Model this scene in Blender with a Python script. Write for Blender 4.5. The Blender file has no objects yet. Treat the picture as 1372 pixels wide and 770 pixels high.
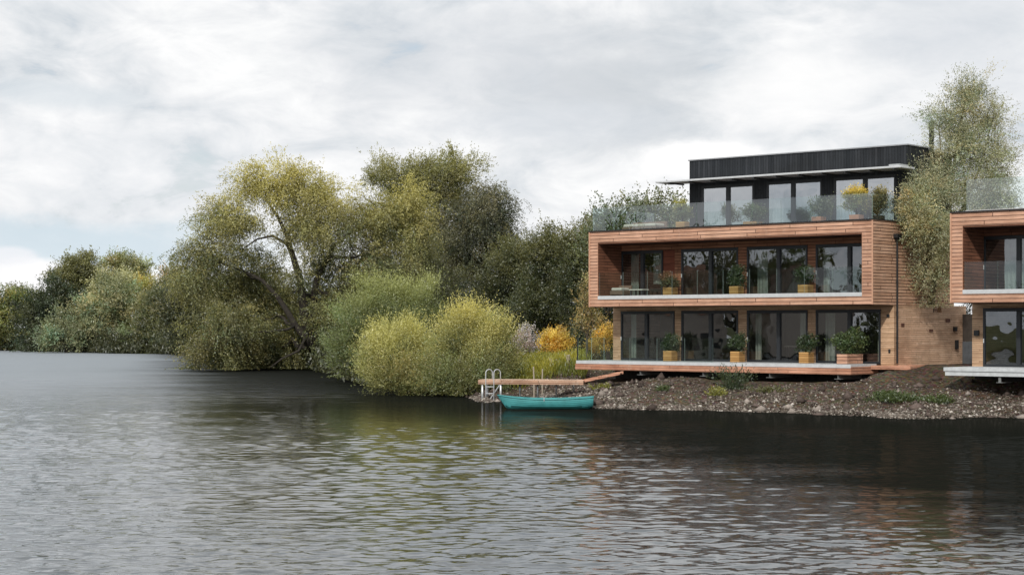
import bpy, math, random
import numpy as np
R = math.radians
WAVE=.125
rnd = random.Random(7)
rng = np.random.default_rng(11)
scene = bpy.context.scene
COL = scene.collection
CAMZ = 3.3
F = 2400.0

def W(px, py, Y):
    """a point of the place seen at (px, py), standing at depth Y"""
    return ((px-686)/F*Y, Y, CAMZ-(py-438)/F*Y)
def GP(px, py, z=0.0):
    Y = (CAMZ-z)*F/(py-438.0)
    return ((px-686)/F*Y, Y)

# ------------------------------------------------------------------ objects
def link(o, parent=None):
    COL.objects.link(o)
    if parent: o.parent = parent
    return o
def tag(o, label=None, cat=None, group=None, kind=None):
    if label: o['label'] = label
    if cat: o['category'] = cat
    if group: o['group'] = group
    if kind: o['kind'] = kind
    return o
def empty(name, loc=(0,0,0), rz=0.0):
    o = bpy.data.objects.new(name, None); o.empty_display_size = .3
    o.location = loc; o.rotation_euler = (0,0,rz)
    return link(o)
def copy_tree(o, parent=None):
    c = o.copy(); COL.objects.link(c)
    if parent: c.parent = parent
    for ch in list(o.children): copy_tree(ch, c)
    return c

class MB:
    def __init__(s): s.v=[]; s.f=[]; s.m=[]
    def quad(s, a,b,c,d, m=0):
        i=len(s.v); s.v+= [a,b,c,d]; s.f.append((i,i+1,i+2,i+3)); s.m.append(m)
    def box(s, x0,x1,y0,y1,z0,z1, m=0):
        i=len(s.v)
        s.v += [(x0,y0,z0),(x1,y0,z0),(x1,y1,z0),(x0,y1,z0),(x0,y0,z1),(x1,y0,z1),(x1,y1,z1),(x0,y1,z1)]
        for f in ((0,3,2,1),(4,5,6,7),(0,1,5,4),(1,2,6,5),(2,3,7,6),(3,0,4,7)):
            s.f.append(tuple(i+k for k in f)); s.m.append(m)
        return s
    def tube(s, pts, rads, n=8, cap=True, m=0):
        pts=[np.array(p,float) for p in pts]
        if not hasattr(rads,'__len__'): rads=[rads]*len(pts)
        prev=None; rings=[]
        for k,p in enumerate(pts):
            t = pts[min(k+1,len(pts)-1)]-pts[max(k-1,0)]
            t/= (np.linalg.norm(t)+1e-9)
            if prev is None:
                a = np.array((0,0,1.)) if abs(t[2])<.9 else np.array((1.,0,0))
                u = np.cross(t,a)
            else:
                u = prev - t*np.dot(prev,t)
            u/= (np.linalg.norm(u)+1e-9); prev=u
            w=np.cross(t,u)
            i=len(s.v)
            for j in range(n):
                a=2*math.pi*j/n
                q=p+rads[k]*(math.cos(a)*u+math.sin(a)*w)
                s.v.append(tuple(q))
            rings.append(i)
        for a,b in zip(rings,rings[1:]):
            for j in range(n):
                s.f.append((a+j,a+(j+1)%n,b+(j+1)%n,b+j)); s.m.append(m)
        if cap:
            s.f.append(tuple(rings[0]+j for j in range(n))[::-1]); s.m.append(m)
            s.f.append(tuple(rings[-1]+j for j in range(n))); s.m.append(m)
        return s
    def build(s, name, mats, parent=None, smooth=False, bevel=0.0):
        me=bpy.data.meshes.new(name); me.from_pydata(s.v,[],s.f); me.update()
        if not isinstance(mats,(list,tuple)): mats=[mats]
        for m in mats: me.materials.append(m)
        me.polygons.foreach_set('material_index', s.m)
        if smooth: me.polygons.foreach_set('use_smooth',[True]*len(s.f))
        o=bpy.data.objects.new(name,me); link(o,parent)
        if bevel>0:
            b=o.modifiers.new('bevel','BEVEL'); b.width=bevel; b.segments=2; b.limit_method='ANGLE'
        return o
def parts(name, dims, mat, parent):
    return [bx(name,d,mat,parent) for d in dims]
def bx(name, dims, mat, parent=None, bevel=0.0):
    m=MB(); m.box(*dims); return m.build(name,mat,parent,bevel=bevel)

# ------------------------------------------------------------------ materials
def newmat(name):
    m=bpy.data.materials.new(name); m.use_nodes=True
    nt=m.node_tree; nt.nodes.clear()
    return m,nt,nt.nodes,nt.links
def N(nt,t,**kw):
    n=nt.nodes.new(t)
    for k,v in kw.items():
        if k.startswith('i_'):
            n.inputs[int(k[2:]) if k[2:].isdigit() else k[2:].replace('_',' ')].default_value=v
        else: setattr(n,k,v)
    return n
def ramp(nt, stops):
    r=nt.nodes.new('ShaderNodeValToRGB'); e=r.color_ramp.elements
    while len(e)<len(stops): e.new(.5)
    for k,(p,c) in enumerate(stops):
        e[k].position=p; e[k].color=(*c,1) if len(c)==3 else c
    return r
def math_(nt,op,a=None,b=None,c=None,clamp=False):
    n=nt.nodes.new('ShaderNodeMath'); n.operation=op; n.use_clamp=clamp
    for i,x in enumerate((a,b,c)):
        if x is None: continue
        if isinstance(x,(int,float)): n.inputs[i].default_value=x
        else: nt.links.new(x,n.inputs[i])
    return n.outputs[0]
def mixc(nt,f,a,b,bt='MIX'):
    n=nt.nodes.new('ShaderNodeMix'); n.data_type='RGBA'; n.blend_type=bt
    for i,x in ((0,f),(6,a),(7,b)):
        if isinstance(x,(int,float)): n.inputs[i].default_value=x
        elif isinstance(x,(tuple,list)): n.inputs[i].default_value=(*x,1) if len(x)==3 else x
        else: nt.links.new(x,n.inputs[i])
    return n.outputs[2]

def plain(name, color, rough=.6, metal=0.0, vary=.15, nscale=6.0, bump=0.0, spec=.5):
    m,nt,ns,lk=newmat(name)
    o=N(nt,'ShaderNodeOutputMaterial'); p=N(nt,'ShaderNodeBsdfPrincipled')
    tc=N(nt,'ShaderNodeTexCoord'); no=N(nt,'ShaderNodeTexNoise',i_Scale=nscale,i_Detail=6.0)
    lk.new(tc.outputs['Object'],no.inputs['Vector'])
    lo=tuple(c*(1-vary) for c in color); hi=tuple(min(1,c*(1+vary)) for c in color)
    r=ramp(nt,[(.3,lo),(.7,hi)]); lk.new(no.outputs[0],r.inputs[0]); lk.new(r.outputs[0],p.inputs['Base Color'])
    p.inputs['Roughness'].default_value=rough; p.inputs['Metallic'].default_value=metal
    p.inputs['Specular IOR Level'].default_value=spec
    if bump:
        b=N(nt,'ShaderNodeBump',i_Strength=bump,i_Distance=.02); lk.new(no.outputs[0],b.inputs['Height']); lk.new(b.outputs[0],p.inputs['Normal'])
    lk.new(p.outputs[0],o.inputs[0]); return m

def boards(name, c1, c2, groove, row=.145, width=2.7, mortar=.010, vertical=False, streak=.35, weather=None, rough=.75):
    """timber cladding in courses; works on faces along x and along y"""
    m,nt,ns,lk=newmat(name)
    o=N(nt,'ShaderNodeOutputMaterial'); p=N(nt,'ShaderNodeBsdfPrincipled')
    tc=N(nt,'ShaderNodeTexCoord'); sp=N(nt,'ShaderNodeSeparateXYZ'); lk.new(tc.outputs['Object'],sp.inputs[0])
    al=math_(nt,'ADD',sp.outputs[0],sp.outputs[1])
    cb=N(nt,'ShaderNodeCombineXYZ')
    if vertical: lk.new(sp.outputs[2],cb.inputs[0]); lk.new(al,cb.inputs[1])
    else: lk.new(al,cb.inputs[0]); lk.new(sp.outputs[2],cb.inputs[1])
    br=N(nt,'ShaderNodeTexBrick'); br.offset=.43; br.offset_frequency=2; br.squash=.8; br.squash_frequency=3
    br.inputs['Scale'].default_value=1; br.inputs['Brick Width'].default_value=width; br.inputs['Row Height'].default_value=row
    br.inputs['Mortar Size'].default_value=mortar; br.inputs['Mortar Smooth'].default_value=.2; br.inputs['Bias'].default_value=0
    br.inputs['Color1'].default_value=(0,0,0,1); br.inputs['Color2'].default_value=(1,1,1,1); br.inputs['Mortar'].default_value=(.5,.5,.5,1)
    lk.new(cb.outputs[0],br.inputs['Vector'])
    # grain stretched along the boards
    mp=N(nt,'ShaderNodeMapping'); mp.inputs['Scale'].default_value=(1.3,28,1); lk.new(cb.outputs[0],mp.inputs[0])
    g=N(nt,'ShaderNodeTexNoise',i_Scale=1.0,i_Detail=5.0,i_Roughness=.65); lk.new(mp.outputs[0],g.inputs['Vector'])
    base=mixc(nt,br.outputs[0],c1,c2)
    gr=ramp(nt,[(.3,(1-streak,)*3),(.7,(1+streak,)*3)]); lk.new(g.outputs[0],gr.inputs[0])
    c=mixc(nt,1.0,base,gr.outputs[0],'MULTIPLY')
    w=N(nt,'ShaderNodeTexNoise',i_Scale=.7,i_Detail=5.0,i_Roughness=.6); lk.new(tc.outputs['Object'],w.inputs['Vector'])
    wr=ramp(nt,[(.35,(.78,.76,.74)),(.65,(1.12,1.12,1.12))]); lk.new(w.outputs[0],wr.inputs[0])
    c=mixc(nt,1.0,c,wr.outputs[0],'MULTIPLY')
    if weather:
        w2=N(nt,'ShaderNodeTexNoise',i_Scale=3.2,i_Detail=6.0,i_Roughness=.7); lk.new(tc.outputs['Object'],w2.inputs['Vector'])
        w2r=ramp(nt,[(.52,(0,0,0)),(.72,(.7,.7,.7))]); lk.new(w2.outputs[0],w2r.inputs[0])
        c=mixc(nt,w2r.outputs[0],c,weather)
    c=mixc(nt,br.outputs['Fac'],c,groove)
    lk.new(c,p.inputs['Base Color']); p.inputs['Roughness'].default_value=rough; p.inputs['Specular IOR Level'].default_value=.25
    inv=math_(nt,'SUBTRACT',1.0,br.outputs['Fac'])
    hh=math_(nt,'MULTIPLY_ADD',g.outputs[0],.12,inv)
    b=N(nt,'ShaderNodeBump',i_Strength=.8,i_Distance=.012); lk.new(hh,b.inputs['Height']); lk.new(b.outputs[0],p.inputs['Normal'])
    lk.new(p.outputs[0],o.inputs[0]); return m

def glass(name, tint, refl=.12, rough=.0, fres=1.45, wav=0.0):
    m,nt,ns,lk=newmat(name)
    o=N(nt,'ShaderNodeOutputMaterial'); t=N(nt,'ShaderNodeBsdfTransparent'); t.inputs[0].default_value=(*tint,1)
    g=N(nt,'ShaderNodeBsdfGlossy'); g.inputs['Roughness'].default_value=rough; g.inputs['Color'].default_value=(.93,.96,1,1)
    fr=N(nt,'ShaderNodeLayerWeight',i_Blend=.5)
    f=math_(nt,'MULTIPLY_ADD',math_(nt,'POWER',fr.outputs['Facing'],4.0),.75,refl+.035,clamp=True)
    if wav:
        tc=N(nt,'ShaderNodeTexCoord'); no=N(nt,'ShaderNodeTexNoise',i_Scale=1.1,i_Detail=1.0); lk.new(tc.outputs['Object'],no.inputs['Vector'])
        b=N(nt,'ShaderNodeBump',i_Strength=1.0,i_Distance=wav); lk.new(no.outputs[0],b.inputs['Height']); lk.new(b.outputs[0],g.inputs['Normal'])
    mx=N(nt,'ShaderNodeMixShader'); lk.new(f,mx.inputs[0]); lk.new(t.outputs[0],mx.inputs[1]); lk.new(g.outputs[0],mx.inputs[2])
    lk.new(mx.outputs[0],o.inputs[0]); return m

def leafmat(name, trans=.35, gain=1.0):
    m,nt,ns,lk=newmat(name)
    o=N(nt,'ShaderNodeOutputMaterial'); a=N(nt,'ShaderNodeAttribute',attribute_name='col')
    d=N(nt,'ShaderNodeBsdfDiffuse'); t=N(nt,'ShaderNodeBsdfTranslucent')
    lk.new(a.outputs[0],d.inputs[0])
    tc=mixc(nt,1.0,a.outputs[0],(1.15,1.1,.55),'MULTIPLY'); lk.new(tc,t.inputs[0])
    mx=N(nt,'ShaderNodeMixShader'); mx.inputs[0].default_value=trans
    lk.new(d.outputs[0],mx.inputs[1]); lk.new(t.outputs[0],mx.inputs[2])
    gl=N(nt,'ShaderNodeBsdfGlossy'); gl.inputs['Roughness'].default_value=.45; gl.inputs['Color'].default_value=(.9,.95,1,1)
    m2=N(nt,'ShaderNodeMixShader'); m2.inputs[0].default_value=.05
    lk.new(mx.outputs[0],m2.inputs[1]); lk.new(gl.outputs[0],m2.inputs[2])
    lk.new(m2.outputs[0],o.inputs[0]); return m

def attrmat(name, rough=.85, bump=.5):
    m,nt,ns,lk=newmat(name)
    o=N(nt,'ShaderNodeOutputMaterial'); a=N(nt,'ShaderNodeAttribute',attribute_name='col'); p=N(nt,'ShaderNodeBsdfPrincipled')
    tc=N(nt,'ShaderNodeTexCoord'); no=N(nt,'ShaderNodeTexNoise',i_Scale=14.0,i_Detail=5.0); lk.new(tc.outputs['Object'],no.inputs['Vector'])
    r=ramp(nt,[(.3,(.7,.7,.7)),(.7,(1.2,1.2,1.2))]); lk.new(no.outputs[0],r.inputs[0])
    c=mixc(nt,1.0,a.outputs[0],r.outputs[0],'MULTIPLY'); lk.new(c,p.inputs['Base Color'])
    p.inputs['Roughness'].default_value=rough; p.inputs['Specular IOR Level'].default_value=.2
    lk.new(p.outputs[0],o.inputs[0]); return m

M={}
M['cedar']=boards('cedar_cladding',(.46,.255,.172),(.60,.365,.258),(.06,.028,.02),row=.152,width=3.1,mortar=.014,weather=(.56,.36,.27))
M['cedar_side']=boards('cedar_side_cladding',(.50,.30,.20),(.64,.42,.30),(.06,.03,.018),row=.136,width=3.0,mortar=.014,weather=(.36,.26,.19))
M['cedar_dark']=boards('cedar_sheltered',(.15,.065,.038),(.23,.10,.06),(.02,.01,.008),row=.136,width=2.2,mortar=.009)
M['brick']=boards('pale_larch_courses',(.42,.27,.165),(.60,.41,.27),(.18,.10,.06),row=.078,width=1.7,mortar=.006,weather=(.34,.23,.15))
M['panelwood']=boards('red_wood_panel',(.19,.06,.035),(.26,.085,.05),(.05,.02,.012),row=.30,width=4,mortar=.006)
M['blackwood']=boards('charred_boards',(.014,.017,.021),(.032,.036,.042),(.004,.004,.005),row=.14,width=6,mortar=.008,vertical=True,rough=.6)
M['deckwood']=boards('deck_fascia',(.44,.205,.13),(.56,.30,.205),(.08,.04,.025),row=.12,width=3.6,mortar=.007,weather=(.58,.38,.28))
M['planterwood']=boards('planter_boards',(.40,.22,.075),(.52,.31,.12),(.10,.05,.02),row=.10,width=3,mortar=.008,streak=.2)
M['alu']=plain('brushed_aluminium',(.52,.54,.56),.42,.0,.08)
M['alu_metal']=plain('galvanised_steel',(.55,.57,.58),.40,.6,.12)
M['concrete']=plain('pale_concrete',(.50,.53,.55),.8,0,.14,5,.4)
M['frame']=plain('anthracite_frame',(.016,.019,.023),.45,0,.1)
M['black']=plain('black_trim',(.013,.014,.016),.5,0,.15)
M['steel']=plain('dark_steel',(.05,.055,.06),.5,.3,.2)
M['roof']=plain('roof_membrane',(.12,.12,.125),.85,0,.15)
M['foundation']=plain('foundation_render',(.045,.042,.04),.9,0,.3)
M['interior']=plain('interior_plaster',(.20,.19,.18),.9,0,.05)
M['interior_dark']=plain('interior_dark',(.05,.047,.045),.9,0,.1)
M['floor_in']=plain('oak_floor',(.22,.15,.10),.6,0,.15)
M['curtain']=plain('linen_curtain',(.52,.56,.51),.95,0,.08)
M['sheer']=plain('pale_curtain',(.80,.82,.86),.95,0,.06)
M['cushion']=plain('pale_cushion',(.55,.52,.47),.95,0,.08)
M['rattan']=plain('woven_rattan',(.16,.11,.08),.8,0,.35,30,.5)
M['pane']=glass('window_glass',(.55,.58,.57),.15,.0,1.45,.007)
M['pane_top']=glass('window_glass_top',(.45,.48,.50),.42,.0,1.45,.004)
M['balus']=glass('balustrade_glass',(.82,.895,.875),.015,.0,1.25)
M['balus_top']=glass('terrace_glass',(.80,.88,.86),.10,.0,1.35)
M['terra']=plain('terracotta',(.42,.20,.13),.8,0,.15)
M['soil']=plain('soil',(.035,.025,.018),.95,0,.4,20)
M['bark']=plain('willow_bark',(.032,.027,.021),.95,0,.35,5,.8)
M['bark_pale']=plain('pale_bark',(.10,.085,.065),.95,0,.4,6,.8)
M['bark_dark']=plain('dark_bark',(.030,.026,.022),.95,0,.35,5,.8)
M['leaf']=leafmat('leaves')
M['leaf_dense']=leafmat('leaves_dense',.22)
M['stone']=attrmat('stones')
M['jetty_side']=boards('jetty_edge_boards',(.38,.23,.155),(.48,.31,.22),(.10,.05,.03),row=.2,width=1.7,weather=(.50,.40,.32))
M['jetty_top']=boards('pale_jetty_boards',(.55,.40,.30),(.70,.54,.42),(.15,.08,.05),row=.14,width=.14)
M['post']=plain('weathered_post',(.36,.31,.25),.9,0,.2,9,.4)
M['boatpaint']=plain('turquoise_boat_paint',(.060,.29,.30),.5,0,.22,2.5,.0)
M['boatdark']=plain('turquoise_waterline',(.014,.095,.095),.5,0,.2)
M['boatin']=plain('boat_interior',(.03,.20,.19),.6,0,.15)
M['rope']=plain('rope',(.3,.25,.18),.9)
M['gate']=plain('dark_gate',(.045,.036,.030),.7,0,.25)
M['gate_low']=plain('grey_gate',(.075,.085,.098),.6,0,.2)
M['wall_pale']=plain('pale_render',(.48,.42,.36),.9,0,.1)
M['tile']=boards('brown_tiles',(.14,.07,.045),(.22,.12,.075),(.04,.02,.015),row=.3,width=.3)

# ------------------------------------------------------------------ lake outline
shore_px=[(1372,560),(1320,558),(1250,561),(1200,560.5),(1160,557),(1100,555),(1050,552.5),(1000,551.5),(950,549.5),(900,549.5),(850,548.5),(800,547),(770,546),
          (752,542),(735,536),(712,532),(690,531.5),(672,533),(662,537),(652,539),(640,537),(632,532),(615,526),(560,524),(500,517),(470,508),(448,501),(430,496.5),(400,494.5),(368,495),(345,490),(325,483),
          (262,477),(240,475),(200,474),(150,473.5),(110,472),(50,470),(0,469.5)]
shore=[GP(*p) for p in shore_px]
lake=[(75,20),(62,42),(40,57),(28,62.5)]+shore+[(-86,258),(-104,240),(-108,200),(-104,150),(-95,95),(-86,40),(-84,0),(-60,-30),(0,-42),(60,-36),(78,0)]
LA=np.array(lake)
def sdist(P):
    """signed distance to the lake edge, positive on land"""
    P=np.asarray(P,float); A=LA; B=np.roll(LA,-1,0)
    out=np.empty(len(P))
    for k in range(0,len(P),20000):
        p=P[k:k+20000,None,:]
        ab=B-A; ap=p-A[None]
        t=np.clip((ap*ab).sum(2)/(ab*ab).sum(1),0,1)
        d=np.sqrt(((ap-t[...,None]*ab)**2).sum(2)).min(1)
        x=P[k:k+20000,0][:,None]; y=P[k:k+20000,1][:,None]
        c=((A[:,1]>y)!=(B[:,1]>y))&(x<(B[:,0]-A[:,0])*(y-A[:,1])/(B[:,1]-A[:,1]+1e-12)+A[:,0])
        ins=c.sum(1)%2==1
        out[k:k+20000]=np.where(ins,-d,d)
    return out
def sst(a,b,x):
    t=np.clip((x-a)/(b-a),0,1); return t*t*(3-2*t)
# value noise
_tab=np.random.default_rng(3).random((64,64))
def vnoise(x,y):
    xi=np.floor(x).astype(int); yi=np.floor(y).astype(int); fx=x-xi; fy=y-yi
    fx=fx*fx*(3-2*fx); fy=fy*fy*(3-2*fy)
    g=lambda a,b:_tab[a%64,b%64]
    return (g(xi,yi)*(1-fx)+g(xi+1,yi)*fx)*(1-fy)+(g(xi,yi+1)*(1-fx)+g(xi+1,yi+1)*fx)*fy
HO=(3.68,85.0); CX,SX=.758,.652; TH=-math.atan2(SX,CX)
def local(x,y,o=HO):
    dx=x-o[0]; dy=y-o[1]
    return dx*CX-dy*SX, dx*SX+dy*CX
def HW(xl,yl,z,o=HO):
    return (o[0]+CX*xl+SX*yl, o[1]-SX*xl+CX*yl, z)
def height(x,y):
    x=np.asarray(x,float); y=np.asarray(y,float)
    d=sdist(np.stack([x,y],1))
    xl,yl=local(x,y)
    n=vnoise(x*.35,y*.35)-.5; n2=vnoise(x*1.3+9,y*1.3)-.5; n3=vnoise(x*3.1,y*3.1+5)-.5
    plate=.93+.70*sst(14.9,17.0,xl)*sst(-1.5,1.6,yl)+.30*sst(-.8,-4,xl)
    bank=np.where(d<0, np.maximum(-1.6,d*.42), np.minimum(1,1-(1-np.clip(d/6.2,0,1))**1.45)*plate)
    near=sst(140,100,y)*sst(-12,-2,x)
    far=np.where(d<0, np.maximum(-2.5,d*.3), .55*(1-np.exp(-np.clip(d,0,None)/2.5))+.9*sst(4,60,d))
    h=near*bank+(1-near)*far
    land=sst(.0,1.5,d)
    h+= land*near*(n*.28+n2*.16+n3*.09)*np.where(yl>-.6, np.where((xl>-1)&(xl<15),.25,.8),1)
    h+= land*(1-near)*n*.4
    # heap of soil at the deck's far end, mound behind the jetty
    mx,my=HW(16.1,-.8,0)[:2]; h+= .42*np.exp(-(((x-mx)/.9)**2+((y-my)/1.2)**2))
    mx,my=W(752,500,87)[:2]; h+= .42*np.exp(-(((x-mx)/1.5)**2+((y-my)/1.6)**2))
    return h

def grid(a,b,st): return list(np.arange(a,b,st))
xs=sorted(set([-3000,-1500,-800,-400,-250,-180,-140]+grid(-112,-12,3.0)+grid(-12,-3,1.0)+grid(-3,26,.33)+grid(26,60,2)+grid(60,100,6)+[120,160,250,400,800,1500,3000]))
ys=sorted(set([-1500,-600,-200,-100,-60]+grid(-46,62,4)+grid(62,94,.33)+grid(94,110,1.5)+grid(110,275,3)+[290,320,380,460,600,900,1500,3000,5000]))
gx,gy=np.meshgrid(xs,ys)
H=height(gx.ravel(),gy.ravel())
nx,ny=len(xs),len(ys)
me=bpy.data.meshes.new('ground')
vv=np.stack([gx.ravel(),gy.ravel(),H],1)
idx=np.arange(nx*ny).reshape(ny,nx)
fq=np.stack([idx[:-1,:-1],idx[:-1,1:],idx[1:,1:],idx[1:,:-1]],-1).reshape(-1,4)
def mk(me,verts,quads,k=4):
    me.vertices.add(len(verts)); me.vertices.foreach_set('co',np.asarray(verts,np.float32).ravel())
    nf=len(quads); me.loops.add(nf*k); me.loops.foreach_set('vertex_index',np.asarray(quads,np.int32).ravel())
    me.polygons.add(nf); me.polygons.foreach_set('loop_start',np.arange(0,nf*k,k,dtype=np.int32))
    me.update(calc_edges=True)
mk(me,vv,fq)
me.polygons.foreach_set('use_smooth',[True]*len(fq))
xl,yl=local(gx.ravel(),gy.ravel())
D=sdist(vv[:,:2])
xx,yy=vv[:,0],vv[:,1]
grv=np.maximum(sst(11,7,D)*sst(-4,-1.5,xx)*sst(92,88,yy-0*xx), sst(-1.5,-.5,xl)*sst(30,24,xl)*sst(14,10,yl))
at=me.attributes.new('gravel','FLOAT','POINT'); at.data.foreach_set('value',grv.astype(np.float32))
m,nt,ns,lk=newmat('ground')
o=N(nt,'ShaderNodeOutputMaterial'); p=N(nt,'ShaderNodeBsdfPrincipled',i_Roughness=.95); p.inputs['Specular IOR Level'].default_value=.15
tc=N(nt,'ShaderNodeTexCoord'); a=N(nt,'ShaderNodeAttribute',attribute_name='gravel')
n1=N(nt,'ShaderNodeTexNoise',i_Scale=.5,i_Detail=6.0); n2=N(nt,'ShaderNodeTexNoise',i_Scale=6.0,i_Detail=8.0,i_Roughness=.7)
vo=N(nt,'ShaderNodeTexVoronoi',i_Scale=9.0)
for q in (n1,n2,vo): lk.new(tc.outputs['Object'],q.inputs['Vector'])
gr=ramp(nt,[(.3,(.035,.05,.015)),(.55,(.075,.085,.025)),(.75,(.12,.11,.035))]); lk.new(n2.outputs[0],gr.inputs[0])
so=ramp(nt,[(.3,(.028,.021,.014)),(.5,(.080,.060,.042)),(.72,(.16,.13,.098))]); lk.new(n2.outputs[0],so.inputs[0])
pb=ramp(nt,[(.1,(.55,.5,.46)),(.5,(.10,.07,.055))]); lk.new(vo.outputs['Distance'],pb.inputs[0])
s2=mixc(nt,.35,so.outputs[0],vo.outputs['Color'],'SOFT_LIGHT')
sh=ramp(nt,[(.35,(.75,.7,.68)),(.65,(1.15,1.15,1.15))]); lk.new(n1.outputs[0],sh.inputs[0])
s3=mixc(nt,1.0,s2,sh.outputs[0],'MULTIPLY')
gz_=N(nt,'ShaderNodeSeparateXYZ'); lk.new(tc.outputs['Object'],gz_.inputs[0])
wet=N(nt,'ShaderNodeMapRange'); wet.inputs['From Min'].default_value=.05; wet.inputs['From Max'].default_value=.22; wet.inputs['To Min'].default_value=.35; lk.new(math_(nt,'ADD',gz_.outputs[2],math_(nt,'MULTIPLY',n2.outputs[0],.1)),wet.inputs['Value'])
gm=mixc(nt,a.outputs['Fac'],gr.outputs[0],s3)
lk.new(mixc(nt,1.0,gm,wet.outputs[0],'MULTIPLY'),p.inputs['Base Color'])
b=N(nt,'ShaderNodeBump',i_Strength=.9,i_Distance=.06); lk.new(n2.outputs[0],b.inputs['Height']); lk.new(b.outputs[0],p.inputs['Normal'])
lk.new(p.outputs[0],o.inputs[0]); me.materials.append(m)
g=link(bpy.data.objects.new('ground',me)); tag(g,kind='structure')

# ------------------------------------------------------------------ water
m,nt,ns,lk=newmat('lake_water')
o=N(nt,'ShaderNodeOutputMaterial'); p=N(nt,'ShaderNodeBsdfPrincipled')
p.inputs['Base Color'].default_value=(.005,.007,.006,1); p.inputs['IOR'].default_value=1.85; p.inputs['Specular Tint'].default_value=(.90,.96,1,1)
tc=N(nt,'ShaderNodeTexCoord'); sp=N(nt,'ShaderNodeSeparateXYZ'); lk.new(tc.outputs['Object'],sp.inputs[0])
def wave(sx,sy,scale,detail,rot=0,rough=.5,dist=0.0):
    mp=N(nt,'ShaderNodeMapping'); mp.inputs['Scale'].default_value=(sx,sy,1); mp.inputs['Rotation'].default_value=(0,0,rot)
    lk.new(tc.outputs['Object'],mp.inputs[0])
    q=N(nt,'ShaderNodeTexNoise',i_Scale=scale,i_Detail=detail,i_Roughness=rough,i_Distortion=dist); lk.new(mp.outputs[0],q.inputs['Vector'])
    return q.outputs[0]
w0=wave(.22,.62,1.0,1.0,R(4),.4,.3)       # long swell
w1=wave(.55,1.5,1.0,1.0,R(6),.5,.3)       # about a metre
w2=wave(1.5,3.6,1.0,2.0,R(-8),.5,.4)      # chop
w3=wave(5,9,1.0,3.0,R(12),.6,0)           # capillary
pat=wave(.02,.05,1.0,3.0,0,.6)
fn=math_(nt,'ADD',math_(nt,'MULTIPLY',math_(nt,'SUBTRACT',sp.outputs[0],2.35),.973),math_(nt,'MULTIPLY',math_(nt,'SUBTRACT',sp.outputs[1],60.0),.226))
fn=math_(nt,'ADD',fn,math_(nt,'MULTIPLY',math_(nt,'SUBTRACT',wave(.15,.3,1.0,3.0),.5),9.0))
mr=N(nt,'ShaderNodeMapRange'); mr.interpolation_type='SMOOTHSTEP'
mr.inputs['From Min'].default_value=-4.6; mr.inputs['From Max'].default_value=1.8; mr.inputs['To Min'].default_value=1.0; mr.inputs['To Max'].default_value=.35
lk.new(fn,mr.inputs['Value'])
pr=N(nt,'ShaderNodeMapRange'); pr.inputs['From Min'].default_value=.35; pr.inputs['From Max'].default_value=.65; pr.inputs['To Min'].default_value=.75; pr.inputs['To Max'].default_value=1.2; lk.new(pat,pr.inputs['Value'])
amp=math_(nt,'MULTIPLY',mr.outputs[0],pr.outputs[0])
ra=N(nt,'ShaderNodeMapRange'); ra.inputs['From Min'].default_value=70; ra.inputs['From Max'].default_value=135; ra.inputs['To Min'].default_value=.03; ra.inputs['To Max'].default_value=.42; lk.new(sp.outputs[1],ra.inputs['Value']); lk.new(ra.outputs[0],p.inputs['Roughness'])
fa=N(nt,'ShaderNodeMapRange'); fa.inputs['From Min'].default_value=75; fa.inputs['From Max'].default_value=105; lk.new(sp.outputs[1],fa.inputs['Value'])
big=math_(nt,'MULTIPLY',math_(nt,'ADD',math_(nt,'MULTIPLY',w0,.55),math_(nt,'MULTIPLY',w1,.55)),fa.outputs[0])
ripple_sheen=N(nt,'ShaderNodeMapRange'); ripple_sheen.interpolation_type='SMOOTHSTEP'; ripple_sheen.inputs['From Min'].default_value=4.0; ripple_sheen.inputs['From Max'].default_value=-5.0
lk.new(math_(nt,'ADD',math_(nt,'MULTIPLY_ADD',sp.outputs[1],.19,sp.outputs[0]),math_(nt,'MULTIPLY',math_(nt,'SUBTRACT',wave(.10,.2,1.0,3.0),.5),8.0)),ripple_sheen.inputs['Value'])
RIPPLE_SHEEN=ripple_sheen.outputs[0]  # mask for the left water: rougher ripples, plus the painted sheen below
hsum=math_(nt,'ADD',big,math_(nt,'ADD',math_(nt,'MULTIPLY',w2,math_(nt,'MULTIPLY_ADD',RIPPLE_SHEEN,.075,.009)),math_(nt,'MULTIPLY',w3,math_(nt,'MULTIPLY_ADD',RIPPLE_SHEEN,.020,.0025))))
hsum=math_(nt,'MULTIPLY',hsum,amp)
b=N(nt,'ShaderNodeBump',i_Strength=1.0,i_Distance=1.0); lk.new(hsum,b.inputs['Height']); lk.new(b.outputs[0],p.inputs['Normal'])
sl=N(nt,'ShaderNodeMapRange'); sl.inputs['From Min'].default_value=.35; sl.inputs['From Max'].default_value=1.0; sl.inputs['To Min'].default_value=.3; sl.inputs['To Max'].default_value=.8; lk.new(mr.outputs[0],sl.inputs['Value']); lk.new(math_(nt,'MULTIPLY_ADD',RIPPLE_SHEEN,.5,sl.outputs[0]),p.inputs['Specular IOR Level'])
dd=N(nt,'ShaderNodeBsdfDiffuse'); dd.inputs[0].default_value=(.010,.011,.009,1)  # near-black painted into the water to keep reflections dark
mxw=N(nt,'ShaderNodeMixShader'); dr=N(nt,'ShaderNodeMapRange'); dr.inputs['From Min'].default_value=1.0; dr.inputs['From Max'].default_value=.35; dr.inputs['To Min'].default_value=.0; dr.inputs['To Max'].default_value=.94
na=N(nt,'ShaderNodeAttribute',attribute_name='shore_dark')
lk.new(mr.outputs[0],dr.inputs['Value']); lk.new(math_(nt,'MAXIMUM',dr.outputs[0],math_(nt,'MULTIPLY',na.outputs['Fac'],.86)),mxw.inputs[0]); lk.new(p.outputs[0],mxw.inputs[1]); lk.new(dd.outputs[0],mxw.inputs[2])
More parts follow.
